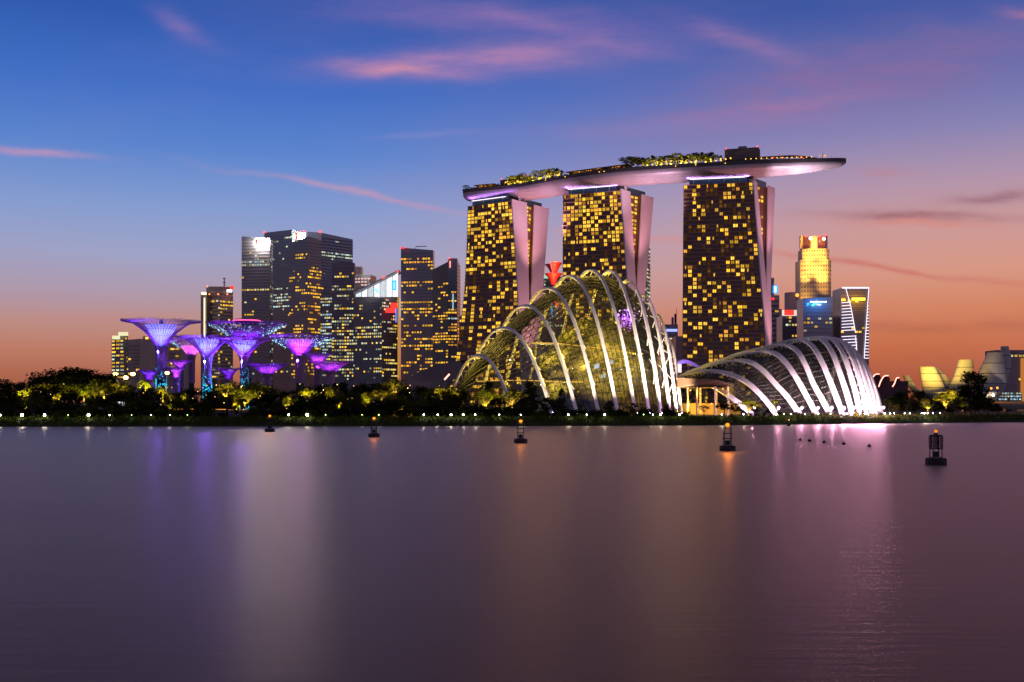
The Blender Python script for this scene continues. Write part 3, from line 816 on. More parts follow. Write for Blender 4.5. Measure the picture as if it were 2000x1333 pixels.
# low dome: ribs sweep from their near feet over the top and back to the left
def fd(pts, N=44): return spline([P(x, y, Y) for x, y, Y in pts], N)
FDR = [
    [(1470, 809, 391), (1436, 783, 396), (1398, 757, 408), (1362, 746, 424), (1330, 750, 446), (1312, 772, 458), (1302, 797, 464)],
    [(1518, 811, 386), (1490, 777, 392), (1461, 749, 400), (1428, 732, 412), (1392, 725, 426), (1352, 729, 446), (1322, 742, 462), (1312, 797, 470)],
    [(1563, 812, 383), (1540, 779, 389), (1514, 750, 396), (1490, 724, 404), (1461, 706, 414), (1425, 706, 430), (1380, 716, 446), (1334, 735, 464), (1318, 797, 472)],
    [(1595, 812, 381), (1574, 772, 387), (1553, 735, 393), (1534, 708, 401), (1512, 690, 410), (1480, 688, 424), (1430, 697, 443), (1365, 720, 463), (1336, 760, 470), (1326, 797, 474)],
    [(1622, 812, 380), (1605, 780, 385), (1587, 747, 391), (1572, 711, 398), (1556, 685, 407), (1530, 674, 420), (1486, 680, 440), (1420, 700, 460), (1382, 745, 470), (1370, 797, 474)],
    [(1646, 812, 380), (1632, 773, 385), (1617, 735, 390), (1603, 703, 397), (1587, 677, 406), (1566, 665, 418), (1530, 668, 438), (1476, 694, 458), (1440, 745, 468), (1428, 797, 472)],
    [(1665, 812, 381), (1653, 767, 386), (1638, 723, 392), (1627, 692, 399), (1612, 669, 408), (1594, 660, 420), (1562, 664, 438), (1515, 695, 457), (1482, 745, 466), (1472, 797, 470)],
    [(1680, 811, 383), (1671, 767, 387), (1658, 723, 393), (1646, 690, 400), (1630, 667, 410), (1614, 659, 422), (1585, 664, 438), (1545, 697, 455), (1518, 745, 463), (1508, 797, 467)],
    [(1693, 811, 385), (1685, 767, 389), (1673, 723, 395), (1661, 692, 402), (1645, 669, 412), (1630, 661, 424), (1604, 667, 438), (1570, 700, 452), (1548, 747, 459), (1540, 797, 463)],
    [(1704, 811, 388), (1697, 771, 392), (1685, 728, 397), (1673, 697, 404), (1657, 674, 414), (1643, 666, 425), (1621, 673, 437), (1594, 704, 448), (1576, 750, 454), (1570, 797, 458)],
    [(1714, 811, 391), (1707, 775, 395), (1695, 734, 400), (1683, 704, 407), (1668, 682, 416), (1655, 674, 426), (1636, 681, 435), (1614, 710, 443), (1600, 752, 449), (1595, 797, 452)],
    [(1723, 811, 395), (1716, 780, 399), (1704, 742, 404), (1692, 714, 410), (1678, 693, 418), (1666, 686, 426), (1650, 692, 432), (1632, 718, 438), (1622, 755, 443), (1618, 797, 446)]]
fdm = empty('glass_dome', PX(1560, 425, GZ), 'low shell-shaped glass dome with broad white ribs on the right bank', 'glass dome')
fd_curves = []
for r in FDR:
    c = fd(r); c[0].z = min(c[0].z, GZ); fd_curves.append(c)
dome(fdm, fd_curves, 1.85, .7, 1.5, 44, 4, M_GLASS2, [32000, 56000, 70000, 75000, 76000, 72000, 62000, 46000, 32000, 23000, 19000, 19000], 3, .10, V((2.5, -14, 0)), taper=True, lens=3200)
for k, (px, Y, e) in enumerate(((1500, 432, 1800), (1545, 436, 2200), (1590, 432, 2200), (1640, 425, 2200))):      # light inside the low dome
    lamp_light('POINT', PX(px, Y, GZ + 5), e, (1, .86, .72), radius=.6)

# ---- inside the tall dome: planted mountain with lit walkways
rg = random.Random(21)
mt = empty('indoor_mountain', PX(1150, 445, GZ), 'planted man-made mountain with glowing walkways inside the tall glass dome', 'planted mountain')
def mtn(a, z):       # radius of the mountain at angle a, height z
    t = z / 36.0
    return max(1.5, (17 * (1 - t) ** .55 + 3.5) * (1 + .16 * math.sin(3 * a + z * .21) + .10 * math.sin(7 * a - z * .4)))
ctr = PX(1165, 445, GZ); b = MB(); rings = []
for i in range(19):
    z = i * 2.0; rings.append([ctr + V((math.cos(q) * mtn(q, z) * 1.25, math.sin(q) * mtn(q, z) * .8, z)) for q in [2 * math.pi * j / 28 for j in range(28)]])
for i in range(18):
    for j in range(28): b.quad(rings[i][j], rings[i][(j + 1) % 28], rings[i + 1][(j + 1) % 28], rings[i + 1][j])
b.add(rings[-1], (tuple(range(28)),)); b.build('rock', pmat('rock', (.24, .22, .15), .95, var=.4, vscale=.5), mt)
b = MB()
for i in range(7500):
    q = rg.uniform(0, 6.283); z = rg.uniform(0, 37); r = mtn(q, min(z, 35.5)) + rg.uniform(-.2, 1.5); p = ctr + V((math.cos(q) * r * 1.25, math.sin(q) * r * .8, z))
    s = rg.uniform(.4, 1.1); a = V((rg.uniform(-1, 1), rg.uniform(-1, 1), rg.uniform(-1, 1))).normalized(); c = a.orthogonal().normalized()
    b.add([p - a * s, p + c * s * .5, p + a * s, p - c * s * .5], ((0, 1, 2, 3),))
b.build('planting', M_INDOOR, mt, kind='stuff')
def walk(pts, nm):
    path = spline([P(*p) for p in pts], 26); b = MB()
    b.rect_sweep(path, [V((0, 1, 0))] * 26, 1.6, .35); wk = b.build(nm, M_CONC, mt)
    b = MB(); b.tube([p + V((0, -.85, .3)) for p in path], .15, 4); b.build('light_strip', emat('walk_strip', (1, .55, .05), 1.1), wk)
walk([(1038, 672, 436), (1085, 673, 428), (1140, 679, 422), (1190, 685, 421), (1240, 692, 425)], 'walkway')
walk([(932, 747, 452), (985, 745, 442), (1060, 746, 434), (1140, 748, 428)], 'walkway')
for px, py, Y, e in ((1000, 730, 446, 5200), (1060, 700, 430, 5500), (1100, 640, 432, 5500), (1140, 720, 416, 5200), (1185, 660, 418, 5200), (1210, 745, 416, 3600), (1160, 590, 440, 4200), (1250, 700, 424, 3000), (1080, 760, 424, 3500), (960, 750, 452, 2600)):
    q_ = P(px, py, Y); lamp_light('SPOT', q_, e * 5.6, (1, .70, .10), aim=q_ + V((0, 8, 7)), angle=150, blend=.5, radius=.8)
for i in range(46):                                # grow-lamps and downlights inside the dome
    t = rg.random(); px = lerp(985, 1290, t); py = rg.uniform(lerp(690, 590, min(1, t * 1.6)), 775)
    b = MB(); b.octa(P(px, py, rg.uniform(424, 446)), rg.uniform(.12, .34)); b.build('grow_lamp', E_YEL if rg.random() < .75 else emat('lamp_neutral', (1, .95, .8), 4), mt)
fl = empty('hanging_garden', P(1226, 628, 420), 'glowing violet flower display hanging inside the tall glass dome', 'flower display')
b = MB(); P0 = P(1226, 628, 420)
for i in range(420):
    p = P0 + V((rg.gauss(0, 1.9), rg.gauss(0, 1.2), rg.gauss(0, 2.2))); s = rg.uniform(.25, .5); a = V((rg.uniform(-1, 1), rg.uniform(-1, 1), rg.uniform(-1, 1))).normalized(); c = a.orthogonal().normalized()
    b.add([p - a * s, p + c * s * .6, p + a * s, p - c * s * .6], ((0, 1, 2, 3),))
b.build('petals', pmat('pale_petal', (.6, .5, .7), .8), fl, kind='stuff')
for i in range(14):
    b = MB(); b.octa(P0 + V((rg.gauss(0, 1.8), rg.gauss(0, 1) - 1, rg.gauss(0, 2.0))), .25); b.build('violet_lamp', emat('violet_lamp', (.5, .12, 1), 7), fl)
b = MB(); b.tube([P0, P(1226, 565, 421)], .08, 4); b.build('cable', M_DARK, fl)
for o_ in ((0, -5, 0), (-2, -4, 2)): lamp_light('SPOT', P0 + V(o_), 4200, (.45, .12, 1.0), aim=P0 + V((0, 2, 1.5)), angle=95, radius=.8)
for px, py, s in ((1165, 716, .9), (1178, 735, .8), (1195, 708, .7)):      # white projection screens near the entrance
    o = P(px, py, 412); scr = empty('screen', o, 'pale lit screen inside the dome at pixel column %d' % px, 'screen')
    scr['label'] = {1165: 'left pale lit screen above the trees inside the tall glass dome', 1178: 'lower pale lit screen inside the tall glass dome', 1195: 'right small pale lit screen inside the tall glass dome'}[px]
    b = MB(); b.obox(o - V((s, 0, s)), (2 * s, 0, .3), (0, .25, 0), (.2, 0, 1.8 * s)); b.build('panel', emat('screen_white', (.75, .85, 1), .7), scr)
    b = MB(); b.tube([o + V((0, .3, -s)), V((o.x, o.y + .3, GZ))], .1, 4); b.build('pole', M_DARK, scr)

# ---- open pavilion between the domes
pv = empty('pavilion', PX(1380, 405, GZ), 'open pavilion with a brown roof and slim columns between the two glass domes', 'pavilion')
b = MB()
pts = [P(1322, 738, 416), P(1400, 742, 400), P(1432, 752, 398), P(1432, 757, 398), P(1400, 757, 400), P(1322, 757, 416)]
bk_ = V((4, 34, 0)); n = len(pts)
b.add(pts + [p + bk_ for p in pts], [tuple(range(n)), tuple(reversed(range(n, 2 * n)))] + [(i, n + i, n + (i + 1) % n, (i + 1) % n) for i in range(n)])
b.build('roof', pmat('pavilion_roof', (.13, .075, .045), .7, var=.2, vscale=.4), pv)
for px, Y in ((1361, 409), (1397, 401), (1422, 399), (1343, 425), (1368, 428), (1400, 424)):
    q = PX(px, Y, GZ); b = MB(); b.tube([q, V((q.x, q.y, Zp(755, Y)))], .38, 8); b.build('column', pmat('pav_column', (.55, .42, .28), .6), pv)
q = PX(1330, 432, GZ); b = MB(); b.obox(q, (22, -4, 0), (0, 1, 0), (0, 0, 4.2)); b.build('back_wall', pmat('ochre_wall', (.55, .38, .14), .8, var=.2, vscale=.5), pv)
for px, Y, z, e in ((1345, 424, 3.2, 4200), (1372, 420, 3.2, 4000), (1400, 412, 3.0, 2600), (1422, 402, 8.3, 1500), (1366, 408, 8.0, 900)):
    lamp_light('POINT', PX(px, Y, z + GZ), e, (1, .56, .08), radius=.4)
for px, py, Y in ((1368, 760, 409), (1368, 769, 409), (1422, 761, 398), (1422, 771, 398), (1348, 763, 415), (1412, 760, 400), (1390, 789, 402)):
    b = MB(); b.octa(P(px, py, Y - .6), .32); b.build('lamp', E_YEL, pv)
# ------------------------------------------------------------------ city buildings behind the gardens
def wall_mat(name, col, rough=.35, spec=.4): return pmat(name, col, rough if rough > .45 else .2, 0, var=.2, vscale=.06, spec=spec if rough > .45 else 1.0)
W_DARK = wall_mat('wall_dark_glass', (.16, .17, .215), .3)
W_BROWN = wall_mat('wall_brown_glass', (.15, .145, .16), .35)
W_BLUE = wall_mat('wall_blue_glass', (.24, .26, .32), .25)
W_GREY = wall_mat('wall_grey', (.27, .235, .22), .5)
W_OLIVE = wall_mat('wall_olive', (.26, .23, .17), .6)
W_HAZED = wall_mat('wall_hazed', (.62, .45, .34), .6)  # far brown walls, distance haze painted in as a paler base colour
W_PINK = wall_mat('wall_pink', (.62, .44, .38), .6)
W_STONE = wall_mat('wall_stone', (.62, .54, .38), .7)
B_DARK = pmat('band_dark', (.30, .25, .24), .6)
B_PALE = pmat('band_pale', (.20, .185, .18), .6)
def block(name, label, edges, faces, wall, depth=30, cat='building', z0=GZ):
    rng = random.Random(sum(map(ord, label)))
    pts = [PX(e[0], e[2]) for e in edges]; zt = [Zp(e[1], e[2]) for e in edges]
    if len(edges) == 2:
        d = (pts[1] - pts[0]).normalized(); n = V((-d.y, d.x, 0)) * depth
        poly = pts + [pts[1] + n, pts[0] + n]; z = zt + [zt[1], zt[0]]
    else:
        poly = pts + [pts[0] + pts[2] - pts[1]]; z = zt + [zt[0] + zt[2] - zt[1]]
    c = sum(pts, V((0, 0, 0))) / len(pts); root = empty(name, (c.x, c.y, z0), label, cat)
    b = MB(); b.prism(poly, z0, z); b.build('wall', wall, root)
    nlit = 0
    for fi, st in enumerate(faces):
        if not st: continue
        a, e = pts[fi], pts[fi + 1]; za, ze = zt[fi], zt[fi + 1]; L = (e - a).length; d = (e - a).normalized(); n = V((d.y, -d.x, 0)); Ym = (a.y + e.y) / 2
        fh, cw = st.get('fh', 4.2), st.get('cw', 3.6); cols = max(1, int(L / cw)); cw = L / cols; up = V((0, 0, 1)); bands = MB()
        ztop = max(za, ze); fl = int((ztop - z0) / fh)
        for f in range(fl):
            zf = ztop - (f + 1) * fh; py = HY - (zf + fh / 2 - CAMZ) * FPX / Ym
            if py > st.get('bottom', 742): break
            lim = lambda t: lerp(za, ze, t)
            t0, t1 = 0.0, 1.0
            if zf + fh > min(za, ze):                         # storey cut by a sloping roof
                if abs(ze - za) > 1e-3:
                    tc_ = (zf + fh - za) / (ze - za); tc_ = min(max(tc_, 0), 1)
                    if ze > za: t0 = tc_
                    else: t1 = tc_
            if t1 - t0 < .08: continue
            if not st.get('band') and f % 1 == 0:
                o = a.lerp(e, t0); o.z = zf; bands.obox(o + n * .01, (e - a) * (t1 - t0), n * .25, (0, 0, fh * .16))
            if st.get('band'):
                o = a.lerp(e, t0); o.z = zf; bands.obox(o + n * .01, (e - a) * (t1 - t0), n * .45, (0, 0, fh * st.get('bh', .35)))
            zone = None
            for (y0, y1, p, ms) in st['zones']:
                if y0 <= py <= y1: zone = (p, ms); break
            if not zone: continue
            p, ms = zone; rowk = rng.random(); pr = p
            if p < .8: pr = p * .72 * (2.1 if rowk < .3 else .35 if rowk < .65 else 1.0)
            run = False
            for k in range(cols):
                t = (k + .5) / cols
                if not (t0 <= t <= t1): run = False; continue
                lit = rng.random() < (min(.96, pr + .35) if run else pr)
                run = lit
                if lit and nlit < 300:
                    nlit += 1
                    o = a + d * (cw * (k + .12)); o.z = zf + fh * (.40 if st.get('band') else .25)
                    put_window(root, o, d, up, cw * rng.uniform(.5, .8), fh * st.get('wh', .5), .2, rng.choice(ms))
        if bands.v: bands.build('floor_bands', st.get('band') or B_PALE, root, kind='stuff')
    return root, pts, zt
def sign_box(parent, px0, py0, px1, py1, Y, mat, t=1.0, name='sign'):
    a, b_ = P(px0, py1, Y), P(px1, py0, Y); b = MB(); b.obox(a, (b_.x - a.x, 0, 0), (0, t, 0), (0, 0, b_.z - a.z)); return b.build(name, mat, parent)
def beacon(parent, px, py, Y, r=1.2, mat=None):
    b = MB(); b.ball(P(px, py, Y), r, 8, 5); return b.build('beacon', mat or E_RED, parent)
def text_part(parent, s, px, py, Y, wpx, mat, name='lettering'):
    cu = bpy.data.curves.new(name, 'FONT'); cu.body = s; cu.size = 1; cu.extrude = .03; cu.align_x = 'CENTER'
    ob = bpy.data.objects.new(name, cu); COL.objects.link(ob); bpy.context.view_layer.update()
    me = bpy.data.meshes.new_from_object(ob.evaluated_get(bpy.context.evaluated_depsgraph_get())); w = max(ob.dimensions.x, .01)
    COL.objects.unlink(ob); bpy.data.objects.remove(ob); me.materials.clear(); me.materials.append(mat)
    o = bpy.data.objects.new(name, me); COL.objects.link(o); o.parent = parent
    k = wpx / FPX * Y / w; o.location = P(px, py, Y) - wloc(parent); o.rotation_euler = (math.pi / 2, 0, 0); o.scale = (k, k, k)
    return o
WY, WW, AM = [E_WARM, E_WHITE], [E_WHITE, E_WHITE, E_COOL], [E_WARM, E_HOT]
E_SIGNW = emat('sign_white', (1, .95, .92), 260.0, sample=True)
E_SIGNR = emat('sign_red', (1, .03, .02), 2.2, sample=True)
E_SIGNB = emat('sign_blue', (.05, .35, 1), 1.6, sample=True)
E_CYAN = emat('sign_cyan', (.2, .9, 1), 2.0)
E_NEON = emat('neon_white', (.85, .8, 1.0), 1.8)
E_GOLD = emat('sign_gold', (1, .62, .04), 3.5, sample=True)

# ---- left: slim striped tower and dim neighbours
r, p, z = block('striped_tower', 'slim tower with bright yellow stripes and glowing crown, leftmost of the skyline', [(218, 662, 1250), (243, 655, 1235), (250, 652, 1262)],
      [dict(fh=4, cw=7, zones=[(664, 745, .98, [E_WARM, E_WARM, E_WHITE])], bottom=748, wh=.45), dict(zones=[(660, 740, .1, [E_WARM])])], W_GREY, cat='tower')
for a, b_, y0, y1 in ((219, 232, 656, 663), (231, 248, 649, 656)): sign_box(r, a, y0, b_, y1, 1234, emat('crown_lit', (1, .95, .55), .9), 4, 'crown')
block('apartment_tower', 'dim brown apartment tower right of the striped tower', [(250, 664, 1300), (273, 662, 1290)], [dict(cw=5, zones=[(670, 745, .16, [E_WARM])])], W_HAZED, cat='tower')
r, p, z = block('apartment_tower', 'dim brown tower peeking out behind the tallest left light tree', [(279, 657, 1320), (306, 659, 1310)], [dict(zones=[(668, 684, .7, [E_WARM]), (684, 745, .14, WY)])], W_HAZED, cat='tower')
sign_box(r, 284, 659, 289, 665, 1308, E_YEL); 
block('apartment_tower', 'low tower with a column of yellow windows between two light trees', [(322, 672, 1330), (352, 672, 1325)], [dict(cw=6, zones=[(680, 725, .4, [E_WARM])])], W_HAZED, cat='tower')
r, p, z = block('round_tower', 'cream banded tower with a mast and red beacons left of the dark office blocks', [(403, 560, 1450), (430, 560, 1432), (455, 561, 1448)],
      [dict(fh=4.6, band=pmat('band_cream', (.62, .46, .33), .6), bh=.5, zones=[(580, 620, .22, [E_WARM, E_WHITE]), (620, 680, .10, [E_WARM]), (680, 745, .5, WY)]), dict(fh=4.6, band=pmat('band_cream', (.62, .46, .33)), bh=.5, zones=[(590, 604, .8, [E_WARM]), (604, 745, .2, WY)])], wall_mat('wall_tan', (.26, .18, .13)), cat='tower')
b = MB(); q = P(438, 560, 1440); b.tube([q, q + V((0, 0, 11))], [.9, .5], 6); b.lathe(q + V((0, 0, 4.5)), [(1.6, 0), (1.6, 1.2)], 8); b.lathe(q + V((0, 0, 9.5)), [(1.6, 0), (1.6, 1.2)], 8); b.build('mast', M_CONC, r)
for x, y in ((405, 560), (409, 575), (426, 575), (444, 575)): beacon(r, x, y, 1430, 1.0, emat('beacon_orange', (1, .25, .05), 3))
sign_box(r, 443, 566, 453, 571, 1431, emat('mark_white', (.8, .9, 1), 3), .8, 'logo'); sign_box(r, 449, 559, 456, 565, 1430, E_SIGNR, .8, 'logo')
r2, p, z = block('stair_tower', 'narrow service tower with a vertical light strip beside the cream banded tower', [(392, 574, 1440), (404, 574, 1436)], [None], W_GREY, cat='tower')
sign_box(r2, 398, 582, 400.5, 690, 1434, emat('strip_warm', (1, .8, .45), 2), .5, 'light_strip'); sign_box(r2, 393, 571, 403, 576, 1434, emat('strip_warm', (1, .8, .45), 2), .5, 'light_strip')

# ---- the dark office cluster
r, p, z = block('office_tower', 'tall dark office tower with ribbed front and a glaring white and red logo', [(472, 462, 1600), (527, 466, 1592), (533, 470, 1625)],
      [dict(fh=4.4, cw=3.6, band=B_DARK, bh=.4, zones=[(500, 509, .10, WW), (512, 524, .9, WW), (562, 569, .95, [E_WHITE, E_WARM]), (470, 512, .04, [E_WARM]), (524, 742, .05, WY)]), dict(zones=[(500, 740, .1, WW)])], W_BROWN, cat='tower')
sign_box(r, 504, 468, 524, 478, 1588, E_SIGNW, 1, 'logo'); sign_box(r, 500, 469, 504, 478, 1588, E_SIGNR, 1, 'logo')
r, p, z = block('office_tower', 'dark office tower with a slanting roof and white striped right side behind the ribbed tower', [(516, 455, 1690), (570, 449, 1660), (596, 452, 1700)],
      [dict(fh=4.4, cw=3.6, zones=[(460, 500, .04, [E_WHITE]), (504, 512, .6, WW), (560, 600, .5, WW), (586, 596, .95, [E_WARM]), (600, 742, .12, WY)]), dict(fh=5.0, cw=4, zones=[(450, 482, .95, [E_WHITE, E_COOL]), (482, 742, .08, WY)], wh=.6)], W_DARK, cat='tower')
beacon(r, 517, 454, 1688, 1.3); beacon(r, 594, 452, 1690, 1.3); sign_box(r, 582, 456, 596, 468, 1652, E_SIGNW, 1, 'logo'); sign_box(r, 578, 455, 582, 469, 1652, E_SIGNR, 1, 'logo')
r, p, z = block('office_tower', 'broad dark office tower with a peaked roof and one red beacon on top', [(600, 453, 1580), (628, 455, 1560), (689, 468, 1600)],
      [dict(fh=4.4, cw=3.4, zones=[(484, 500, .7, [E_HOT, E_WHITE]), (516, 522, .5, [E_HOT]), (528, 560, .3, AM), (560, 742, .22, AM)]), dict(fh=4.2, cw=3.4, band=pmat('band_blue', (.15, .16, .19), .5), bh=.4, zones=[(497, 505, .85, WW), (470, 560, .06, WW), (560, 742, .35, WY)])], W_BLUE, cat='tower')
beacon(r, 625, 453, 1556, 1.7)
r, p, z = block('office_tower', 'dark wing with scattered yellow windows stepping down on the left of the peaked tower', [(565, 476, 1545), (601, 462, 1530), (628, 470, 1552)],
      [dict(fh=4.4, cw=3.4, zones=[(498, 505, .35, [E_WARM]), (524, 540, .75, AM), (540, 742, .20, AM)]), dict(fh=4.4, cw=3.2, zones=[(520, 545, .5, AM), (545, 742, .38, AM)])], W_BROWN, cat='tower')
r, p, z = block('office_tower', 'lower grey office block with many white windows in front of the peaked tower', [(648, 513, 1480), (692, 514, 1476), (694, 516, 1500)],
      [dict(fh=4.2, cw=3.2, zones=[(530, 542, .25, WY), (556, 568, .3, WY), (576, 742, .52, [E_WHITE, E_WHITE, E_WARM])]), None], W_GREY, cat='tower')
r, p, z = block('office_tower', 'glass office wing with white window rows left of the lower grey block', [(626, 578, 1490), (649, 574, 1482)], [dict(fh=4.2, cw=3.0, zones=[(580, 742, .5, [E_WHITE, E_WHITE, E_WARM, E_COOL])])], W_GREY, cat='tower')
r, p, z = block('far_block', 'small reddish block with a lit rooftop frame beyond the office towers', [(692, 536, 1800), (724, 537, 1795)], [dict(fh=5, cw=5, zones=[(537, 560, .45, [emat('window_pink', (1, .6, .6), 1)]), (560, 620, .3, AM)])], wall_mat('wall_red', (.12, .06, .05)))
sign_box(r, 692, 521, 706, 537, 1800, MATS['wall_red'], 20, 'upper_block')
# sloping lit crown building
r, p, z = block('crown_tower', 'mid-height office block with a sloping lit glass crown and red and blue signs', [(690, 583, 1440), (746, 581, 1420), (778, 580, 1440)],
      [dict(fh=4.0, cw=3.0, zones=[(590, 620, .08, WY), (620, 742, .42, [E_WHITE, E_WHITE, E_WARM])]), dict(fh=4.0, cw=3.0, band=B_PALE, bh=.3, zones=[(584, 612, .2, WW), (618, 742, .35, WY)])], W_GREY, cat='tower')
cr = [(694, 574), (706, 569), (718, 563), (730, 557), (742, 551), (754, 545), (766, 539), (778, 532)]
for (x0, y0), (x1, y1) in zip(cr, cr[1:]):       # each lit pane of the crown
    b = MB(); A, B_, C, D = P(x0 + .8, 580, 1419), P(x1 - .8, 580, 1419), P(x1 - .8, y1 + 1.5, 1419), P(x0 + .8, y0 + 1.5, 1419); k = V((0, 1.2, 0))
    b.add([A, B_, C, D, A + k, B_ + k, C + k, D + k], ((0, 1, 2, 3), (7, 6, 5, 4), (0, 4, 5, 1), (1, 5, 6, 2), (2, 6, 7, 3), (3, 7, 4, 0)))
    b.build('crown_pane', emat('crown_glow', (.80, .88, .95), 1.2, .3), r)
b = MB(); A, B_ = P(690, 574, 1417), P(779, 530, 1417); b.obox(A, B_ - A, (0, 30, 0), (0, 0, 1.8)); b.build('crown_roof', M_WHITE, r)
sign_box(r, 766, 548, 774, 567, 1415, E_SIGNB, .8, 'logo'); sign_box(r, 768.5, 551, 771.5, 564, 1413, E_CYAN, .6, 'logo')
b = MB(); a = P(731, 566, 1414); b.add([a, a + V((5.5, 0, -6)), a + V((5.5, 0, -1)), a + V((1, 0, 2)), a + V((0, .5, 0)), a + V((5.5, .5, -6)), a + V((5.5, .5, -1)), a + V((1, .5, 2))], ((0, 1, 2, 3), (4, 7, 6, 5), (0, 4, 5, 1), (1, 5, 6, 2), (2, 6, 7, 3), (3, 7, 4, 0))); b.build('logo', E_CYAN, r)
sign_box(r, 763, 592, 776, 602, 1415, E_SIGNR, .8, 'logo'); sign_box(r, 753, 602, 772, 611, 1415, E_SIGNR, .8, 'logo'); sign_box(r, 772, 603, 775, 630, 1414, emat('strip_blue', (.1, .15, 1), 1.6), .6, 'light_strip')
beacon(r, 749, 542, 1416, 1.2); beacon(r, 777, 531, 1416, .9)
r, p, z = block('office_tower', 'dark flat-topped tower full of amber windows with a rooftop crane', [(783, 484, 1420), (846, 489, 1412), (849, 491, 1440)],
      [dict(fh=4.2, cw=3.3, zones=[(505, 514, .3, [E_HOT]), (515, 530, .2, AM), (546, 552, .5, [E_HOT]), (553, 572, .45, AM), (586, 594, .97, AM), (672, 678, .97, AM), (594, 742, .33, AM)]), None], wall_mat('wall_indigo', (.17, .145, .17)), cat='tower')
sign_box(r, 783, 483, 790, 486, 1409, E_SIGNR, 1, 'beacon'); b = MB(); q = P(812, 486, 1425); b.tube([q, q + V((0, 0, 2.5)), q + V((14, 0, 3))], .45, 4); b.build('roof_crane', M_DARK, r)
sign_box(r, 776.5, 580, 780, 742, 1410, emat('strip_amber', (1, .5, .08), .5), 1, 'light_strip'); sign_box(r, 780.5, 582, 782, 620, 1410, E_COOL, .6, 'light_strip')
r, p, z = block('apartment_tower', 'olive grey apartment tower with a taller right-hand slab left of the hotel', [(845, 527, 1400), (876, 511, 1385), (880, 511, 1420)],
      [dict(fh=3.6, cw=4.2, zones=[(540, 652, .2, AM), (652, 664, .98, AM), (664, 742, .26, AM)]), None], W_OLIVE, cat='tower')
r2, p, z = block('apartment_tower', 'narrow tall slab with a white light line beside the olive apartment tower', [(875, 505, 1378), (893, 505, 1380), (899, 520, 1410)],
      [dict(fh=3.6, cw=3.4, zones=[(560, 600, .25, AM), (600, 612, .7, AM), (618, 624, .9, [E_COOL, E_WHITE]), (630, 648, .8, [E_HOT]), (652, 664, .98, AM), (664, 742, .3, AM)]), dict(zones=[(630, 742, .3, AM)])], wall_mat('wall_slate', (.18, .155, .14)), cat='tower')
beacon(r2, 877, 505, 1376, .9); sign_box(r2, 878, 510, 880, 523, 1376, emat('strip_red', (1, .3, .3), 2), .5, 'light_strip'); sign_box(r2, 884, 574, 885.5, 604, 1376, E_COOL, .5, 'light_strip')
block('low_block', 'low block with greenish lit windows squeezed beside the leftmost hotel tower', [(897, 618, 1300), (915, 616, 1296)], [dict(cw=4, zones=[(625, 742, .35, WY)])], W_OLIVE)
# ---- behind the hotel
r, p, z = block('far_block', 'dark block with a pale green roof edge between two hotel towers', [(1056, 541, 1500), (1100, 541, 1500)], [dict(zones=[(545, 640, .3, WY)])], W_GREY)
sign_box(r, 1056, 535, 1080, 544, 1497, emat('roof_green', (.6, 1, .75), .7), 2, 'roof_edge')
sign_box(r, 1077, 594, 1083, 622, 1497, E_SIGNB, 1, 'sign'); sign_box(r, 1084, 590, 1090, 598, 1497, E_SIGNR, 1, 'sign')
rf = empty('red_funnel_sculpture', P(1081, 560, 1480), 'glowing red funnel-shaped rooftop structure between two hotel towers', 'sculpture')
E_FUN = pmat('red_fabric', (.75, .04, .03), .6)
def funnel(cx, y0, y1, r0, r1, mat, a0, a1, nm):
    c = P(cx, y0, 1480); hgt = Zp(y1, 1480) - c.z; b = MB(); rows = []
    for i in range(9):
        t = i / 8; rr_ = r0 + (r1 - r0) * t ** 1.8; rows.append([c + V((math.cos(q) * rr_, math.sin(q) * rr_, hgt * t)) for q in [a0 + (a1 - a0) * j / 14 for j in range(15)]])
    for i in range(8):
        for j in range(14): b.quad(rows[i][j], rows[i][j + 1], rows[i + 1][j + 1], rows[i + 1][j])
    return b.build(nm, mat, rf)
funnel(1081, 556, 535, 3.5, 12, E_FUN, 0, 6.2832, 'lower_funnel'); funnel(1082, 535, 514, 4.5, 11, E_FUN, -2.0, 0.3, 'upper_funnel'); funnel(1081, 535, 517, 4.2, 11.5, pmat('dark_red', (.10, .01, .03), .7), -3.6, -2.0, 'upper_petal')
b = MB(); b.lathe(P(1081, 562, 1480) - V((0, 0, 60)), [(1.2, 0), (1.6, 62)], 10); b.build('stalk', M_CONC, rf)
for y, e in ((545, 30000), (526, 26000)): lamp_light('POINT', P(1083, y, 1466), e, (1, .25, .12), radius=1)
b = MB(); b.ball(P(1085, 513, 1474), 1.2); b.build('beacon', E_GOLD, rf)
r, p, z = block('office_tower', 'white-lit slim tower half hidden behind the right edge of the middle hotel tower', [(1236, 478, 1500), (1263, 478, 1490), (1270, 486, 1510)], [dict(zones=[(480, 600, .3, WW)]), dict(fh=5, cw=8, zones=[(490, 600, .98, [E_WHITE])], wh=.5)], W_GREY, cat='tower')
r, p, z = block('office_tower', 'dark blue-lit office block with a thin spire between tall dome and rightmost hotel tower', [(1296, 634, 1500), (1324, 634, 1500)], [dict(zones=[(655, 740, .06, WW)])], wall_mat('wall_navy', (.035, .035, .07)), cat='tower')
sign_box(r, 1301, 643, 1323, 648, 1496, emat('sign_indigo', (.25, .3, 1), 2.0), 1, 'sign'); b = MB(); q = P(1319, 634, 1505); b.tube([q, q + V((0, 0, 14))], 1.3, 6); b.tube([q + V((1.5, 0, 0)), q + V((1.5, 0, 21))], .3, 4); b.build('spire', M_DARK, r)
sign_box(r, 1312, 620, 1316, 634, 1503, pmat('violet_box', (.3, .12, .4), .7), 3, 'roof_box')
r, p, z = block('parking_block', 'low pinkish slatted block beside the blue-lit office block', [(1320, 657, 1300), (1342, 657, 1300)], [dict(fh=6, band=pmat('band_pink', (.5, .3, .27), .7), bh=.5, zones=[])], W_BROWN)
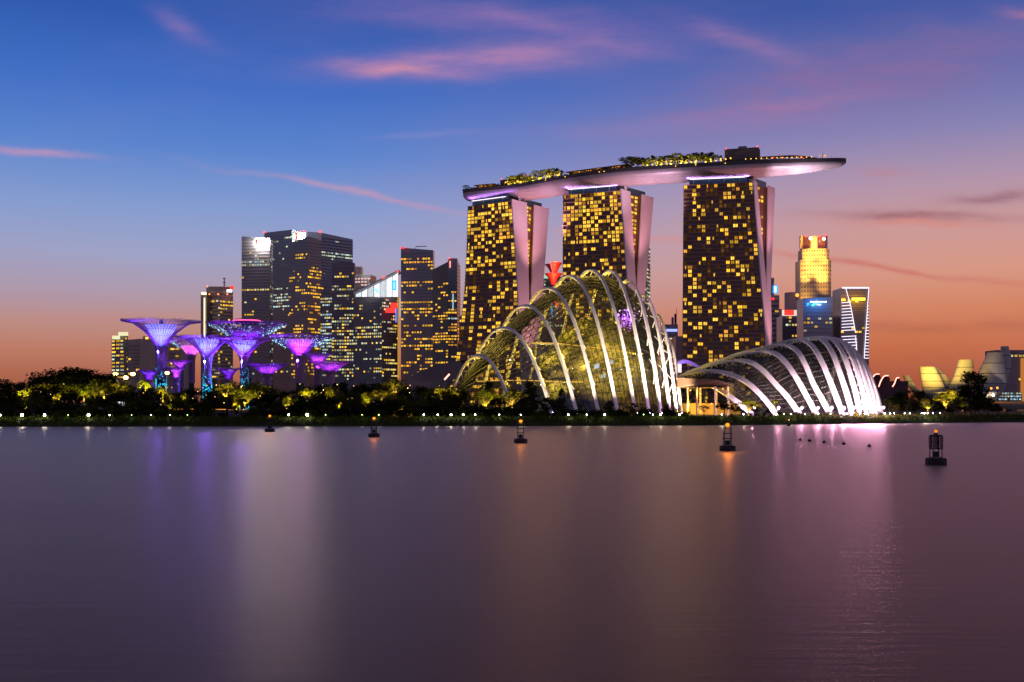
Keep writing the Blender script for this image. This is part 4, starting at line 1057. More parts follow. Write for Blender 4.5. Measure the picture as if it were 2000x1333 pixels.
vr = empty('curved_roof', P(1330, 715, 620), 'low curved violet-lit roof behind the gap between the domes', 'roof')
b = MB(); pa = spline([P(1318, 712, 620), P(1335, 703, 620), P(1352, 707, 620), P(1372, 718, 620)], 12)
for a, c in zip(pa, pa[1:]): b.quad(a, c, c + V((2, 30, 1)), a + V((2, 30, 1))); b.quad(a - V((0, 0, 2)), c - V((0, 0, 2)), c, a)
b.build('roof_shell', M_WHITE, vr); lamp_light('POINT', P(1338, 706, 612), 2600, (.3, .1, 1), radius=.5)
b = MB()
for x in (1322, 1345, 1366): q = P(x, 712, 624); b.tube([q, V((q.x, q.y, GZ))], .4, 6)
b.build('posts', M_CONC, vr)
sign_box(vr, 1324, 712, 1331, 728, 618, emat('sign_pinkwhite', (1, .75, .75), 1.6), .4, 'sign')
# ---- right of the hotel
r, p, z = block('office_tower', 'grey banded office tower with a glowing blue sign just right of the hotel', [(1494, 577, 1500), (1522, 577, 1500)], [dict(fh=6.5, cw=6, band=pmat('band_grey', (.42, .38, .38), .6), bh=.5, zones=[(600, 615, .25, [E_WARM])], bottom=675)], W_BROWN, cat='tower')
sign_box(r, 1497, 557, 1508, 573, 1503, W_PINK, 14, 'roof_room'); sign_box(r, 1508, 543, 1512, 577, 1502, W_GREY, 10, 'lift_shaft'); sign_box(r, 1510, 558, 1520, 573, 1498, E_SIGNB, 1.5, 'sign'); sign_box(r, 1513, 560, 1516, 571, 1495.5, emat('mark_white', (.8, .9, 1), 3), .7, 'sign_mark')
sign_box(r, 1522, 604, 1527, 690, 1497, W_PINK, 8, 'corner_pier'); sign_box(r, 1507, 582, 1512, 586, 1497, E_SIGNR, .8, 'sign'); sign_box(r, 1497, 545, 1507, 557, 1505, W_DARK, 8, 'roof_box')
ry = empty('cylinder_tower', PX(1545, 1450, GZ), 'plain pinkish round tower left of the golden skyscraper', 'tower')
b = MB(); b.lathe(PX(1545, 1450, GZ), [(8.2, 0), (8.2, Zp(573, 1450) - GZ), (7.2, Zp(572, 1450) - GZ)], 28); b.build('drum', W_PINK, ry, smooth=False)
b = MB(); b.ball(P(1557, 577, 1430), 2.4); b.build('sign_globe', emat('globe_orange', (1, .3, .03), 2.5), ry); b = MB(); b.tube([P(1557, 580, 1430), PX(1557, 1430, GZ)], .8, 6); b.build('sign_pole', M_CONC, ry)
r, p, z = block('low_office', 'low dark office block with a bright red rooftop sign', [(1528, 617, 1380), (1571, 617, 1380)], [dict(fh=4.5, cw=3.6, zones=[(618, 665, .33, [E_WARM, E_WHITE])], bottom=670)], W_DARK)
sign_box(r, 1528, 606, 1568, 617, 1378, emat('sign_base', (1, .85, .75), .9), 2, 'sign_board')
for x0, x1 in ((1532, 1551), (1559, 1565)): sign_box(r, x0, 606, x1, 616, 1376, E_SIGNR, .8, 'sign_panel')
# golden skyscraper with setbacks
gs = empty('golden_skyscraper', PX(1588, 1500, GZ), 'tallest right-hand skyscraper, floodlit gold with stepped top and red beacons', 'skyscraper')
def octprism(cx, Y, half, cut, y0, y1, nm, mat, wn_=True, rows_h=5.6):
    c = PX(cx, Y); s = half / FPX * Y; k = s * cut; z0, z1 = (GZ if y0 is None else Zp(y0, Y - s)), Zp(y1, Y - s)
    poly = [(c.x - s + k, c.y - s), (c.x + s - k, c.y - s), (c.x + s, c.y - s + k), (c.x + s, c.y + s - k), (c.x + s - k, c.y + s), (c.x - s + k, c.y + s), (c.x - s, c.y + s - k), (c.x - s, c.y - s + k)]
    b = MB(); b.prism(poly, z0, z1); body = b.build(nm, mat, gs)
    if not wn_: return
    wb = MB()
    for (a, e) in ((poly[7], poly[0]), (poly[0], poly[1]), (poly[1], poly[2])):
        a, e = V((a[0], a[1], 0)), V((e[0], e[1], 0)); L = (e - a).length; n = max(2, int(L / 3.3)); d = (e - a).normalized(); nn = V((d.y, -d.x, 0)); zz = z1 - 4
        while zz > max(z0 + 1, Zp(668, Y)):
            for i in range(n): wb.obox(a + d * (L * (i + .28) / n) + V((0, 0, zz)) + nn * .02, d * (L * .44 / n), nn * .25, (0, 0, 2.3))
            zz -= rows_h
    wb.build('windows', W_BROWN, body, kind='stuff')
octprism(1588, 1500, 29.5, .30, None, 507, 'lower_shaft', W_STONE); octprism(1589, 1500, 26, .34, 507, 486, 'middle_shaft', W_STONE)
for cx in (1566.5, 1589, 1611): octprism(cx, 1500 - (16 if cx == 1589 else 0), 4.2 if cx != 1589 else 6, .1, 486, 461, 'crown_pier', W_STONE, False)
octprism(1589, 1504, 23, .34, 486, 463, 'crown', wall_mat('wall_crown', (.16, .06, .04)), False)
for x, y in ((1583, 466), (1609, 467)): beacon(gs, x, y, 1478, 2.2, emat('beacon_cream', (1, .8, .5), 5)); 
for x in (1576, 1601): lamp_light('POINT', P(x, 470, 1470), 9000, (1, .06, .03), radius=1)
for x, y in ((1574, 462), (1600, 463), (1611, 461)): beacon(gs, x, y, 1476, 1.6)
for x, y, e in ((1580, 497, 42000), (1612, 500, 26000), (1570, 537, 42000), (1607, 537, 42000), (1562, 512, 14000), (1586, 474, 16000), (1604, 476, 16000), (1590, 520, 20000), (1565, 590, 22000), (1612, 560, 9000)):
    lamp_light('SPOT', P(x, y + 14, 1458), e * 3.6, (1, .48, .08), aim=P(x, y - 12, 1490), angle=70, blend=1, radius=1)
r, p, z = block('office_block', 'dark block with a blue glowing sign in front of the golden skyscraper', [(1569, 583, 1300), (1626, 580, 1300)], [dict(fh=4.6, cw=4.0, zones=[(600, 665, .14, [E_WARM, E_WHITE])], bottom=670)], W_DARK, cat='building')
text_part(r, 'CapitaCommercial', 1598.5, 591, 1297.5, 32, emat('letter_white', (.8, .95, 1), 5), 'lettering'); text_part(r, 'Trust', 1599, 596.5, 1297.5, 8, MATS['letter_white'], 'lettering')
b = MB(); a = P(1584, 596, 1297.6); b.add([a, a + V((8, 0, 2.2)), a + V((2, 0, -1.6)), a + V((0, .3, 0)), a + V((8, .3, 2.2)), a + V((2, .3, -1.6))], ((0, 2, 1), (3, 4, 5), (0, 1, 4, 3), (1, 2, 5, 4), (2, 0, 3, 5))); b.build('sign_mark', emat('mark_green', (.1, 1, .5), 2), r)
for x in (1586, 1598, 1610): lamp_light('POINT', P(x, 592, 1291), 5200, (.02, .30, 1), radius=1)
r, p, z = block('slab_tower', 'narrow pale pink slab between the blue-sign block and the neon-edged tower', [(1627, 574, 1340), (1636, 573, 1335), (1645, 571, 1350)], [None, None], W_PINK, cat='tower')
beacon(r, 1641, 568, 1330, 2.0); sign_box(r, 1628, 573, 1635, 580, 1331, E_SIGNR, .6, 'sign')
# neon-edged faceted tower
nr, p, z = block('neon_tower', 'dark tower outlined in white neon lines with a golden sign, right of the skyline', [(1642, 563, 1300), (1697, 563, 1300)], [dict(fh=4.4, cw=4, zones=[(604, 650, .12, [E_WARM])], bottom=650)], wall_mat('wall_plum', (.14, .095, .10)), depth=34, cat='tower')
def neon(x0, y0, x1, y1, w=.36): b = MB(); b.tube([P(x0, y0, 1297.5), P(x1, y1, 1297.5)], w, 4); b.build('neon_line', E_NEON, nr)
neon(1645, 562.5, 1697, 562.5, .8); neon(1652, 563, 1662, 600); neon(1662, 600, 1671, 650); neon(1671, 658, 1674, 690); neon(1697, 563, 1691, 650); neon(1691, 650, 1688, 700)
for i in range(19):
    y = 592 + i * 6.0; xr = 1660 + (y - 592) * .19
    if not 648 < y < 657: neon(1644, y, min(xr, 1674), y - 1.5)
    if y > 594: neon(1697 - (y - 563) * .062, y, 1697, y)
sign_box(nr, 1664, 582, 1690, 587, 1296, E_GOLD, .8, 'sign'); sign_box(nr, 1644, 584, 1651, 588, 1296, E_GOLD, .8, 'sign')
for x in (1670, 1684, 1648): lamp_light('POINT', P(x, 585, 1290), 5200, (1, .55, .02), radius=1)
# far right hotel and low block
r, p, z = block('far_hotel', 'dark hotel block with an orange lit column cut by the right edge of the picture', [(1948, 684, 1150), (2030, 684, 1150)], [dict(fh=4, cw=4, zones=[(694, 698, .98, [E_WHITE, E_WARM]), (700, 770, .13, [E_WARM])], bottom=775)], W_DARK)
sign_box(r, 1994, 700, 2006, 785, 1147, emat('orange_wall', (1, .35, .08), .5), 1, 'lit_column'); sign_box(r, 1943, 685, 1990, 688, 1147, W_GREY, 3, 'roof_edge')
r, p, z = block('low_lit_block', 'low white-lit office block under the dark hotel at the right edge', [(1950, 766, 1000), (1996, 766, 1000)], [dict(fh=2.6, cw=2.4, zones=[(766, 786, .95, [E_WHITE, E_WHITE, E_COOL])], bottom=787, wh=.5)], W_GREY)

# ------------------------------------------------------------------ lotus-shaped museum, right
mu = empty('lotus_museum', PX(1870, 1000, GZ), 'lotus-shaped museum with pale curved petals behind the trees at far right', 'museum')
M_PETAL = pmat('petal_skin', (.60, .56, .50), .5, var=.08, vscale=.1); M_PDARK = pmat('petal_end', (.05, .045, .05), .5)
def petal(rows, nm, dep, cap=M_PDARK):
    """rows: (py, px left, px right, Y) from the foot to the tip; a full rounded body with a cut end"""
    b = MB(); ring = []
    for (py, x0, x1, Y) in rows:
        a, c = P(x0, py, Y), P(x1, py, Y); m = a.lerp(c, .5); h = (c - a).length / 2
        ring.append([m + V((h * math.cos(q), -dep * .55 * math.sin(q) if math.sin(q) > 0 else -dep * math.sin(q), 0)) for q in [2 * math.pi * j / 18 for j in range(18)]])
    for A, B_ in zip(ring, ring[1:]):
        for j in range(18): b.quad(A[j], A[(j + 1) % 18], B_[(j + 1) % 18], B_[j])
    o = b.build(nm, M_PETAL, mu, smooth=True)
    for A in ring[1:-1]:
        b = MB(); b.tube([p for p in A] + [A[0]], .28, 4, caps=False); b.build('seam', M_PDARK, o)
    b = MB(); c = [p + V((0, 0, .05)) for p in ring[-1]]; b.add(c, (tuple(range(18)),)); b.build('skylight', cap, o); return o
petal([(775, 1800, 1830, 985), (757, 1802, 1845, 978), (745, 1800, 1840, 974), (730, 1798, 1833, 970), (717, 1797, 1826, 966)], 'petal', 8)
petal([(772, 1812, 1850, 995), (757, 1830, 1862, 992), (745, 1832, 1858, 990), (730, 1828, 1844, 987), (718, 1825, 1831, 985)], 'petal', 5, M_PDARK)
petal([(770, 1785, 1806, 982), (756, 1775, 1790, 975), (745, 1768, 1782, 972), (734, 1765, 1776, 970)], 'petal', 5)
petal([(775, 1850, 1890, 990), (752, 1856, 1896, 984), (735, 1863, 1900, 980), (718, 1869, 1901, 976), (703, 1873, 1900, 972)], 'petal', 9)
petal([(790, 1925, 1940, 985), (770, 1915, 1956, 980), (750, 1910, 1966, 975), (730, 1914, 1964, 972), (710, 1923, 1960, 970), (689, 1934, 1957, 968)], 'petal', 12)
petal([(788, 1930, 1940, 992), (768, 1935, 1954, 990), (745, 1945, 1967, 988), (720, 1954, 1973, 986), (695, 1958, 1974, 984), (677, 1957, 1969, 982)], 'petal', 7)
petal([(770, 1895, 1920, 1000), (745, 1905, 1925, 998), (720, 1915, 1932, 996), (700, 1926, 1938, 994), (689, 1931, 1938, 993)], 'petal', 6)
b = MB(); b.lathe(PX(1868, 985, GZ), [(20, 0), (24, 4), (33, 9), (36, 13)], 32); b.build('bowl', M_PETAL, mu)
for px, py, e in ((1815, 764, 9000), (1840, 768, 7000), (1875, 766, 8000), (1782, 762, 2600), (1930, 785, 5000)): lamp_light('SPOT', P(px, py + 4, 945), e * (7 if px < 1900 else 4), (1, .66, .10) if px < 1900 else (1, .8, .6), aim=P(px + 3, py - 40, 968), angle=80, blend=1, radius=.8)
# pink-edged barrel roofs
ar = empty('vaulted_roof', PX(1735, 900, GZ), 'row of dark vaulted roofs edged with glowing pink arcs beside the low dome', 'roof')
for k, (x0, x1, yt) in enumerate(((1698, 1718, 730), (1716, 1736, 733), (1743, 1757, 737))):
    pa = spline([P(x0, 756, 900), P(x0 + 4, yt + 12, 900), P((x0 + x1) / 2 + 1, yt + 2, 900), P(x1 - 1, yt + 1, 900)], 14)
    b = MB()
    for a, c in zip(pa, pa[1:]): b.quad(a, c, c + V((9, 22, -3)), a + V((9, 22, -3)))
    b.quad(pa[0], pa[-1], pa[-1] + V((9, 22, -3)), pa[0] + V((9, 22, -3))); b.build('vault', pmat('vault_dark', (.10, .05, .06), .6), ar)
    b = MB(); b.tube([p + V((0, -.3, 0)) for p in pa], .42, 5); b.build('light_arc', emat('arc_pink', (1, .35, .28), 3.5), ar)
b = MB(); A = P(1696, 757, 905); b.obox(A - V((0, 0, A.z - GZ)), (32, 0, 0), (0, 26, 0), (0, 0, A.z - GZ + 5)); b.build('hall', MATS['vault_dark'], ar)
# big tent-like roof left of the tall dome
tr_ = empty('tented_roof', PX(860, 760, GZ), 'low grey curved roof with seams left of the tall glass dome', 'roof')
b = MB(); top = [P(800, 736, 760), P(830, 722, 760), P(865, 711, 760), P(900, 704, 760)]; A = spline(top, 14); Bk = [p + V((16, 40, 3)) for p in A]; F = [V((p.x + 3, p.y - 10, Zp(742, 750))) for p in A]
for i in range(13): b.quad(A[i], A[i + 1], Bk[i + 1], Bk[i]); b.quad(F[i], F[i + 1], A[i + 1], A[i])
b.build('roof_shell', pmat('tent_grey', (.16, .13, .13), .6, var=.15, vscale=.2), tr_)
for i in range(0, 14, 2): b = MB(); b.tube([F[i] + V((0, -.1, .1)), A[i] + V((0, 0, .2)), Bk[i] + V((0, 0, .2))], .22, 4); b.build('seam', M_CONC, tr_)
b = MB(); b.tube([P(868, 742, 735), P(878, 731, 735)], .5, 4); b.build('light_strip', MATS['arc_pink'], tr_)
b = MB()
for i in (0, 4, 8, 12): b.tube([V((F[i].x, F[i].y, GZ)), F[i]], .5, 6)
b.build('posts', M_CONC, tr_)
# ------------------------------------------------------------------ road bridge at the right edge
br = empty('road_bridge', PX(1985, 520, GZ), 'low orange-lit road bridge running out of the picture at right', 'bridge')
A, B_ = P(1925, 792, 540), P(2110, 795, 500); d = B_ - A
b = MB(); b.obox(A - V((0, 0, 1.6)), d, (0, 14, 0), (0, 0, 1.5)); b.build('deck', pmat('bridge_deck', (.22, .17, .13), .8, var=.2), br)
b = MB(); b.obox(A + V((0, -.3, -.08)), d, (0, .25, 0), (0, 0, 1.0)); b.build('parapet', pmat('bridge_rail', (.35, .25, .18), .8), br)
for t in (.1, .35, .6, .85): q = A + d * t; b = MB(); b.box((q.x, q.y + 6, (q.z - 1.6 + -1) / 2), (1.6, 8, q.z - .6)); b.build('pier', M_CONC, br)
b = MB(); q = PX(1915, 545, GZ); b.obox(q, (22, 0, 0), (0, 2, 0), (0, 0, 5)); b.build('abutment', MATS['ochre_wall'], br)
for t in (.02, .2, .42): lamp_light('POINT', A + d * t + V((0, -4, -4)), 900, (1, .5, .1), radius=.4)
for t in (.1, .4, .7): lamp_light('POINT', A + d * t + V((0, 3, 5)), 900, (1, .42, .1), radius=.4)
for i, (px, py, Y, c_) in enumerate(((1936, 759, 560, E_ORANGE), (1948, 758, 566, E_ORANGE), (1940, 772, 580, E_LAMP))):
    q = PX(px, Y, GZ + 2); l = empty('road_lamp', q, ('orange street lamp left of the pair above the bridge', 'orange street lamp right of the pair above the bridge', 'short white street lamp below the two orange ones')[i], 'street lamp'); t = P(px, py, Y)
    b = MB(); b.tube([q, t], .14, 5); b.build('pole', M_DARK, l); b = MB(); b.ball(t, .55); b.build('lamp_head', c_, l)
# ------------------------------------------------------------------ steel light trees
rs = random.Random(77)
M_BRANCH = pmat('branch_steel', (.30, .18, .34), .5, .1)
def memb(name, col):
    m = bpy.data.materials.new(name); m.use_nodes = True; nt = m.node_tree
    for n in list(nt.nodes): nt.nodes.remove(n)
    d = nt.nodes.new('ShaderNodeBsdfDiffuse'); t = nt.nodes.new('ShaderNodeBsdfTranslucent'); x = nt.nodes.new('ShaderNodeMixShader'); o = nt.nodes.new('ShaderNodeOutputMaterial')
    d.inputs[0].default_value = col + (1,); t.inputs[0].default_value = col + (1,); x.inputs[0].default_value = .65
    nt.links.new(d.outputs[0], x.inputs[1]); nt.links.new(t.outputs[0], x.inputs[2]); nt.links.new(x.outputs[0], o.inputs[0]); return m
M_MEMB = memb('core_membrane', (.75, .72, .8))
E_DOT = emat('led_ice', (.32, .62, 1.0), 3.0); E_DOTC = emat('led_cyan', (.02, .50, .85), 1.8)
def supertree(cx, ytop, half, yneck, Y, core, neck, label, trunk_led=False, dots=False, crown=False, ybowl=None, rb=None, e_core=1.0):
    z1, zn = Zp(ytop, Y), Zp(yneck, Y); base = PX(cx, Y, GZ); R = half / FPX * Y; rn = max(1.6, R * .115)
    root = empty('light_tree', base, label, 'light tree', 'giant steel light trees in the garden')
    b = MB(); b.lathe(base, [(rn * 1.25, 0), (rn * 1.0, (zn - GZ) * .5), (rn * .95, zn - GZ)], 14); b.build('trunk', pmat('trunk_planting', (.05, .06, .05), .9, var=.4, vscale=.8), root)
    zb = Zp(ybowl, Y) if ybowl else lerp(zn, z1, .82); Rb = (rb / FPX * Y) if rb else R * .42
    b = MB(); b.lathe(V((base.x, base.y, zn)), [(rn * .8, 0)] + [(rn * .8 + (Rb - rn * .8) * (i / 8) ** 1.5, (zb - zn) * i / 8) for i in range(1, 9)], 28, closed=False); b.build('core_funnel', M_MEMB, root, smooth=True)
    b = MB(); n = 44 if half > 40 else 28
    for k in range(n):                            # branches: up the trunk, flaring out, forking twice
        a = 2 * math.pi * k / n; ca, sa = math.cos(a), math.sin(a); path = [base + V((ca * rn * 1.12, sa * rn * 1.12, (zn - GZ) * .55))]
        for i in range(7):
            t = i / 6; r = rn * 1.15 + (R * .72 - rn * 1.15) * t ** 1.75; path.append(V((base.x + ca * r, base.y + sa * r, zn + (z1 - zn) * (t * .92) ** .82)))
        th = .21 if half > 40 else .17
        b.tube(path, [th] * 5 + [th * .8] * 3, 4)
        tip = path[-1]; zt_ = tip.z
        for s in (-1, 0, 1):
            a2 = a + s * 2 * math.pi / n * .36; r2 = R * (.86 + .05 * rs.random()); q = V((base.x + math.cos(a2) * r2, base.y + math.sin(a2) * r2, lerp(zt_, z1, .6)))
            b.tube([tip, q], .15, 3)
            for s2 in (-1, 1):
                a3 = a2 + s2 * 2 * math.pi / n * .14; r3 = R * rs.uniform(.95, 1.03); b.tube([q, V((base.x + math.cos(a3) * r3, base.y + math.sin(a3) * r3, z1 + rs.uniform(-.2, .7)))], .11, 3)
    b.build('branches', M_BRANCH, root, kind='stuff')
    for t in (.25, .5, .75, 1.0):                 # hoops tying the branches
        r = rn * 1.15 + (R * .72 - rn * 1.15) * t ** 1.75; zz = zn + (z1 - zn) * (t * .92) ** .82
        b = MB(); b.tube([V((base.x + math.cos(q) * r, base.y + math.sin(q) * r, zz)) for q in [2 * math.pi * j / 32 for j in range(33)]], .12, 3, caps=False); b.build('hoop', M_BRANCH, root)
    if dots:
        b = MB()
        for i in range(int(half * 4.2)):
            a = rs.uniform(0, 6.283); t = rs.uniform(.35, 1.0) ** .6; r = rn + (R * .98 - rn) * t ** 1.5; zz = zn + (z1 - zn) * min(1, (t * .95) ** .82); b.octa((base.x + math.cos(a) * r, base.y + math.sin(a) * r, zz - .1), rs.uniform(.11, .20))
        b.build('led_dots', E_DOT, root, kind='stuff')
    if trunk_led:
        b = MB()
        for i in range(260):
            a = rs.uniform(0, 6.283); zz = rs.uniform(0.3, zn - GZ - .4); r = rn * lerp(1.25, 1.0, zz / (zn - GZ)) + .1; b.octa((base.x + math.cos(a) * r, base.y + math.sin(a) * r, GZ + zz), rs.uniform(.22, .42))
        b.build('trunk_leds', E_DOTC, root, kind='stuff')
        b = MB(); b.tube([V((base.x, base.y, zb)), V((base.x, base.y, zb + 2.6))], 1.0, 8); b.build('vent', M_DARK, root)
    if crown:
        b = MB(); b.lathe(V((base.x, base.y, z1 - .5)), [(R * .30, 0), (R * .33, 1.0), (R * .33, 2.3), (R * .28, 2.8)], 28); b.build('rooftop_bar', pmat('bar_glass', (.12, .03, .06), .4), root)
        b = MB(); b.tube([V((base.x + math.cos(q) * R * .335, base.y + math.sin(q) * R * .335, z1 + 1.4)) for q in [2 * math.pi * j / 32 for j in range(33)]], .3, 4, caps=False); b.build('light_ring', emat('ring_pink', (1, .08, .3), 3.0), root)
        b = MB(); b.lathe(V((base.x, base.y, lerp(zn, z1, .62))), [(R * .30, 0), (R * .36, 3.2), (R * .36, 3.6)], 28); b.build('viewing_deck', M_BRANCH, root)
    for a in ((-1.9,) if half > 55 and not crown else ()):
        b = MB(); b.octa(V((base.x + math.cos(a) * (rn + .5), base.y + math.sin(a) * (rn + .5), zn + .5)), .15); b.build('added_streak_light', emat('added_streak_light_%d' % int(neck[0] * 100 + core[0] * 1000), tuple(lerp(x, y, .5) for x, y in zip(neck, core)), 60000, sample=True), root)  # glowing bead added at the neck to throw a colour streak on the water
    hz = zb - zn; k = (Rb / 8.0) ** 2 * e_core
    lamp_light('POINT', V((base.x, base.y, zn + hz * .30)), 3400 * k + 700 * e_core, core, radius=.6); lamp_light('POINT', V((base.x, base.y, zn + hz * .72)), 7000 * k, core, radius=.8)
    for q in range(3):                            # small floods round the neck colour the branches from below
        a = -math.pi / 2 + (q - 1) * 1.15; q0 = V((base.x + math.cos(a) * (rn + 4.5), base.y + math.sin(a) * (rn + 4.5), zn - 1.5)); lamp_light('SPOT', q0, 9000 * (R / 18) ** 2 + 600, neck, aim=q0 + V((math.cos(a) * R * .12, math.sin(a) * R * .12, 10)), angle=100, blend=.6, radius=.4)
BL, PU, PK, MG = (.15, .20, 1.0), (.22, .012, 1.0), (1.0, .13, .26), (.55, .05, 1.0)
supertree(315, 628, 75, 690, 560, BL, PU, 'tallest blue light tree, far left, with blue dotted trunk', True, ybowl=635, rb=31, e_core=1.5)
supertree(405, 659, 62, 709, 545, BL, PU, 'blue light tree with dotted trunk left of the tree with the pink bar', True, ybowl=663, rb=24, e_core=1.5)
supertree(477, 662, 58, 709, 545, BL, PU, 'blue light tree with dotted trunk standing in front of the tree with the pink bar', True, ybowl=666, rb=24, e_core=1.5)
supertree(482, 632, 78, 690, 630, PU, PU, 'light tree with a pink-lit rooftop bar and sparkling canopy', dots=True, crown=True, ybowl=648, rb=34, e_core=.8)
supertree(586, 657, 68, 706, 610, MG, PU, 'sparkling light tree with pink glowing core right of the tree with the bar', dots=True, ybowl=664, rb=26, e_core=1.6)
supertree(374, 664, 46, 706, 650, PK, PU, 'sparkling light tree with red core half hidden behind a blue one', dots=True, ybowl=676, rb=22, e_core=1.6)
supertree(621, 692, 30, 722, 570, MG, PU, 'small pale violet light tree between the pink-core tree and the rightmost one', rb=16, e_core=1.3)
supertree(646, 708, 44, 737, 540, MG, MG, 'rightmost low violet light tree with wide canopy', rb=22, e_core=1.2)
supertree(522, 713, 42, 741, 535, MG, PU, 'low violet light tree right of the dotted trunks', rb=24, e_core=1.2)
supertree(351, 705, 27, 722, 575, MG, PU, 'small upper violet light tree between the first two dotted trunks', rb=15, e_core=1.1)
supertree(344, 719, 20, 738, 555, MG, PU, 'small lower violet light tree between the first two dotted trunks', rb=11, e_core=1.1)
supertree(291, 725, 22, 743, 540, PU, PU, 'smallest violet light tree, left of the tallest blue one', rb=12, e_core=1.0)
supertree(446, 721, 26, 741, 590, PU, PU, 'dim low violet light tree between the two middle dotted trunks', rb=12, e_core=.6)
# ------------------------------------------------------------------ trees
def leafq(b, p, s, rng, flat=0.0):
    a = V((rng.uniform(-1, 1), rng.uniform(-1, 1), rng.uniform(-1, 1) * (1 - flat))).normalized(); c = a.cross(V((rng.uniform(-1, 1), rng.uniform(-1, 1), rng.uniform(-1, 1) + flat * 2))).normalized()
    b.add([p - a * s, p + c * s * .55, p + a * s, p - c * s * .55], ((0, 1, 2, 3),))
def tree_mesh(kind, seed):
    rng = random.Random(seed); t, c = MB(), MB()
    if kind == 'round' or kind == 'tall':
        H, R = (12, 4.6) if kind == 'round' else (15, 3.8); fork = H * rng.uniform(.25, .36); t.tube([(0, 0, -.3), (rng.uniform(-.2, .2), 0, fork * .6), (rng.uniform(-.3, .3), 0, fork)], [.34, .27, .22], 7)
        for k in range(15 if kind == 'round' else 18):
            a = rng.uniform(0, 6.283); u = rng.random(); zc = lerp(H * .36, H * .92, u); rr_ = R * math.sqrt(max(.05, 1 - ((u - .38) / .68) ** 2)) * rng.uniform(.3, .95)
            p = V((math.cos(a) * rr_, math.sin(a) * rr_, zc)); t.tube([(0, 0, fork), p * .5 + V((0, 0, fork * .4)), p], [.15, .09, .04], 4); cr_ = rng.uniform(1.0, 2.0)
            for i in range(105):
                d = V((rng.gauss(0, 1), rng.gauss(0, 1), rng.gauss(0, .8))); d = d.normalized() * cr_ * rng.uniform(.25, 1.08); leafq(c, p + d, rng.uniform(.22, .46), rng)
    elif kind == 'umbrella':
        H, R = 12, 8.2; fork = 3.6; t.tube([(0, 0, -.3), (.2, 0, 2), (0, .1, fork)], [.5, .4, .34], 7)
        for k in range(24):
            a = 2 * math.pi * k / 24 + rng.uniform(-.3, .3); rr_ = R * rng.uniform(.1, .98) ** .7; zc = H * (.98 - .26 * (rr_ / R) ** 2) + rng.uniform(-1.7, .5)
            p = V((math.cos(a) * rr_, math.sin(a) * rr_, zc)); t.tube([(0, 0, fork), (p.x * .35, p.y * .35, lerp(fork, zc, .55)), p], [.22, .12, .05], 4); cr_ = rng.uniform(1.2, 2.3)
            for i in range(78):
                d = V((rng.gauss(0, 1) * cr_ * .62, rng.gauss(0, 1) * cr_ * .62, rng.gauss(0, .30))); leafq(c, p + d, rng.uniform(.22, .44), rng, .5)
    elif kind == 'palm':
        H = 9; t.tube([(0, 0, -.3), (.2, .1, H * .5), (.5, .2, H)], [.24, .18, .15], 7)
        for k in range(17):
            a = rng.uniform(0, 6.283); L = rng.uniform(2.6, 3.6); e = rng.uniform(-.3, 1.0); pr = None
            for i in range(9):
                u = i / 8; p = V((.5 + math.cos(a) * L * u, .2 + math.sin(a) * L * u, H + e * L * u - 1.7 * u * u * L * .55))
                if pr is not None:
                    s = V((-math.sin(a), math.cos(a), 0)) * (.62 * math.sin(math.pi * min(.97, u + .05))); dn = V((0, 0, -.28))
                    c.add([pr, p, p + s + dn, pr + s * .9 + dn], ((0, 1, 2, 3),)); c.add([pr, p, p - s + dn, pr - s * .9 + dn], ((3, 2, 1, 0),))
                pr = p
    else:                                          # shrub
        for k in range(9):
            a = rng.uniform(0, 6.283); p = V((math.cos(a) * rng.uniform(0, 1.3), math.sin(a) * rng.uniform(0, 1.0), rng.uniform(.4, 1.7))); t.tube([(0, 0, -.2), p], [.06, .02], 3)
            for i in range(70): leafq(c, p + V((rng.gauss(0, .42), rng.gauss(0, .42), rng.gauss(0, .34))), rng.uniform(.12, .26), rng)
    return t.mesh('trunk', M_TRUNK), c, kind
PROTO = {}
for kind, n in (('round', 4), ('tall', 3), ('umbrella', 3), ('palm', 2), ('shrub', 3)):
    PROTO[kind] = []
    for i in range(n):
        t, c, _ = tree_mesh(kind, 100 + 7 * i + len(kind)); PROTO[kind].append((t, c.mesh('crown', M_LEAF), c.mesh('crown', M_LEAF2)))
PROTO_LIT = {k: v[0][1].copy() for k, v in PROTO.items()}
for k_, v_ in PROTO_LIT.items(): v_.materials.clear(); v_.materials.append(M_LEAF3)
NAMEOF = {'round': 'leafy_tree', 'tall': 'slender_tree', 'umbrella': 'spreading_tree', 'palm': 'palm_tree', 'shrub': 'shrub'}
HREF = {'round': 13.6, 'tall': 16.4, 'umbrella': 13.0, 'palm': 10.2, 'shrub': 2.5}
def plant(kind, loc, height, label, group, rng, wide=1.0, light=False, cat=None):
    t, c1_, c2_ = rng.choice(PROTO[kind]); o = empty(NAMEOF[kind], loc, label, cat or ('tree' if kind != 'shrub' else 'shrub'), group)
    s = height / HREF[kind]; o.scale = (s * wide, s * wide, s); o.rotation_euler = (0, 0, rng.uniform(0, 6.28))
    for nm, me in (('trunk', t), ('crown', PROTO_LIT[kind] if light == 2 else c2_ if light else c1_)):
        k = bpy.data.objects.new(nm if kind != 'shrub' else ('stem' if nm == 'trunk' else 'foliage'), me); COL.objects.link(k); k.parent = o
    return o
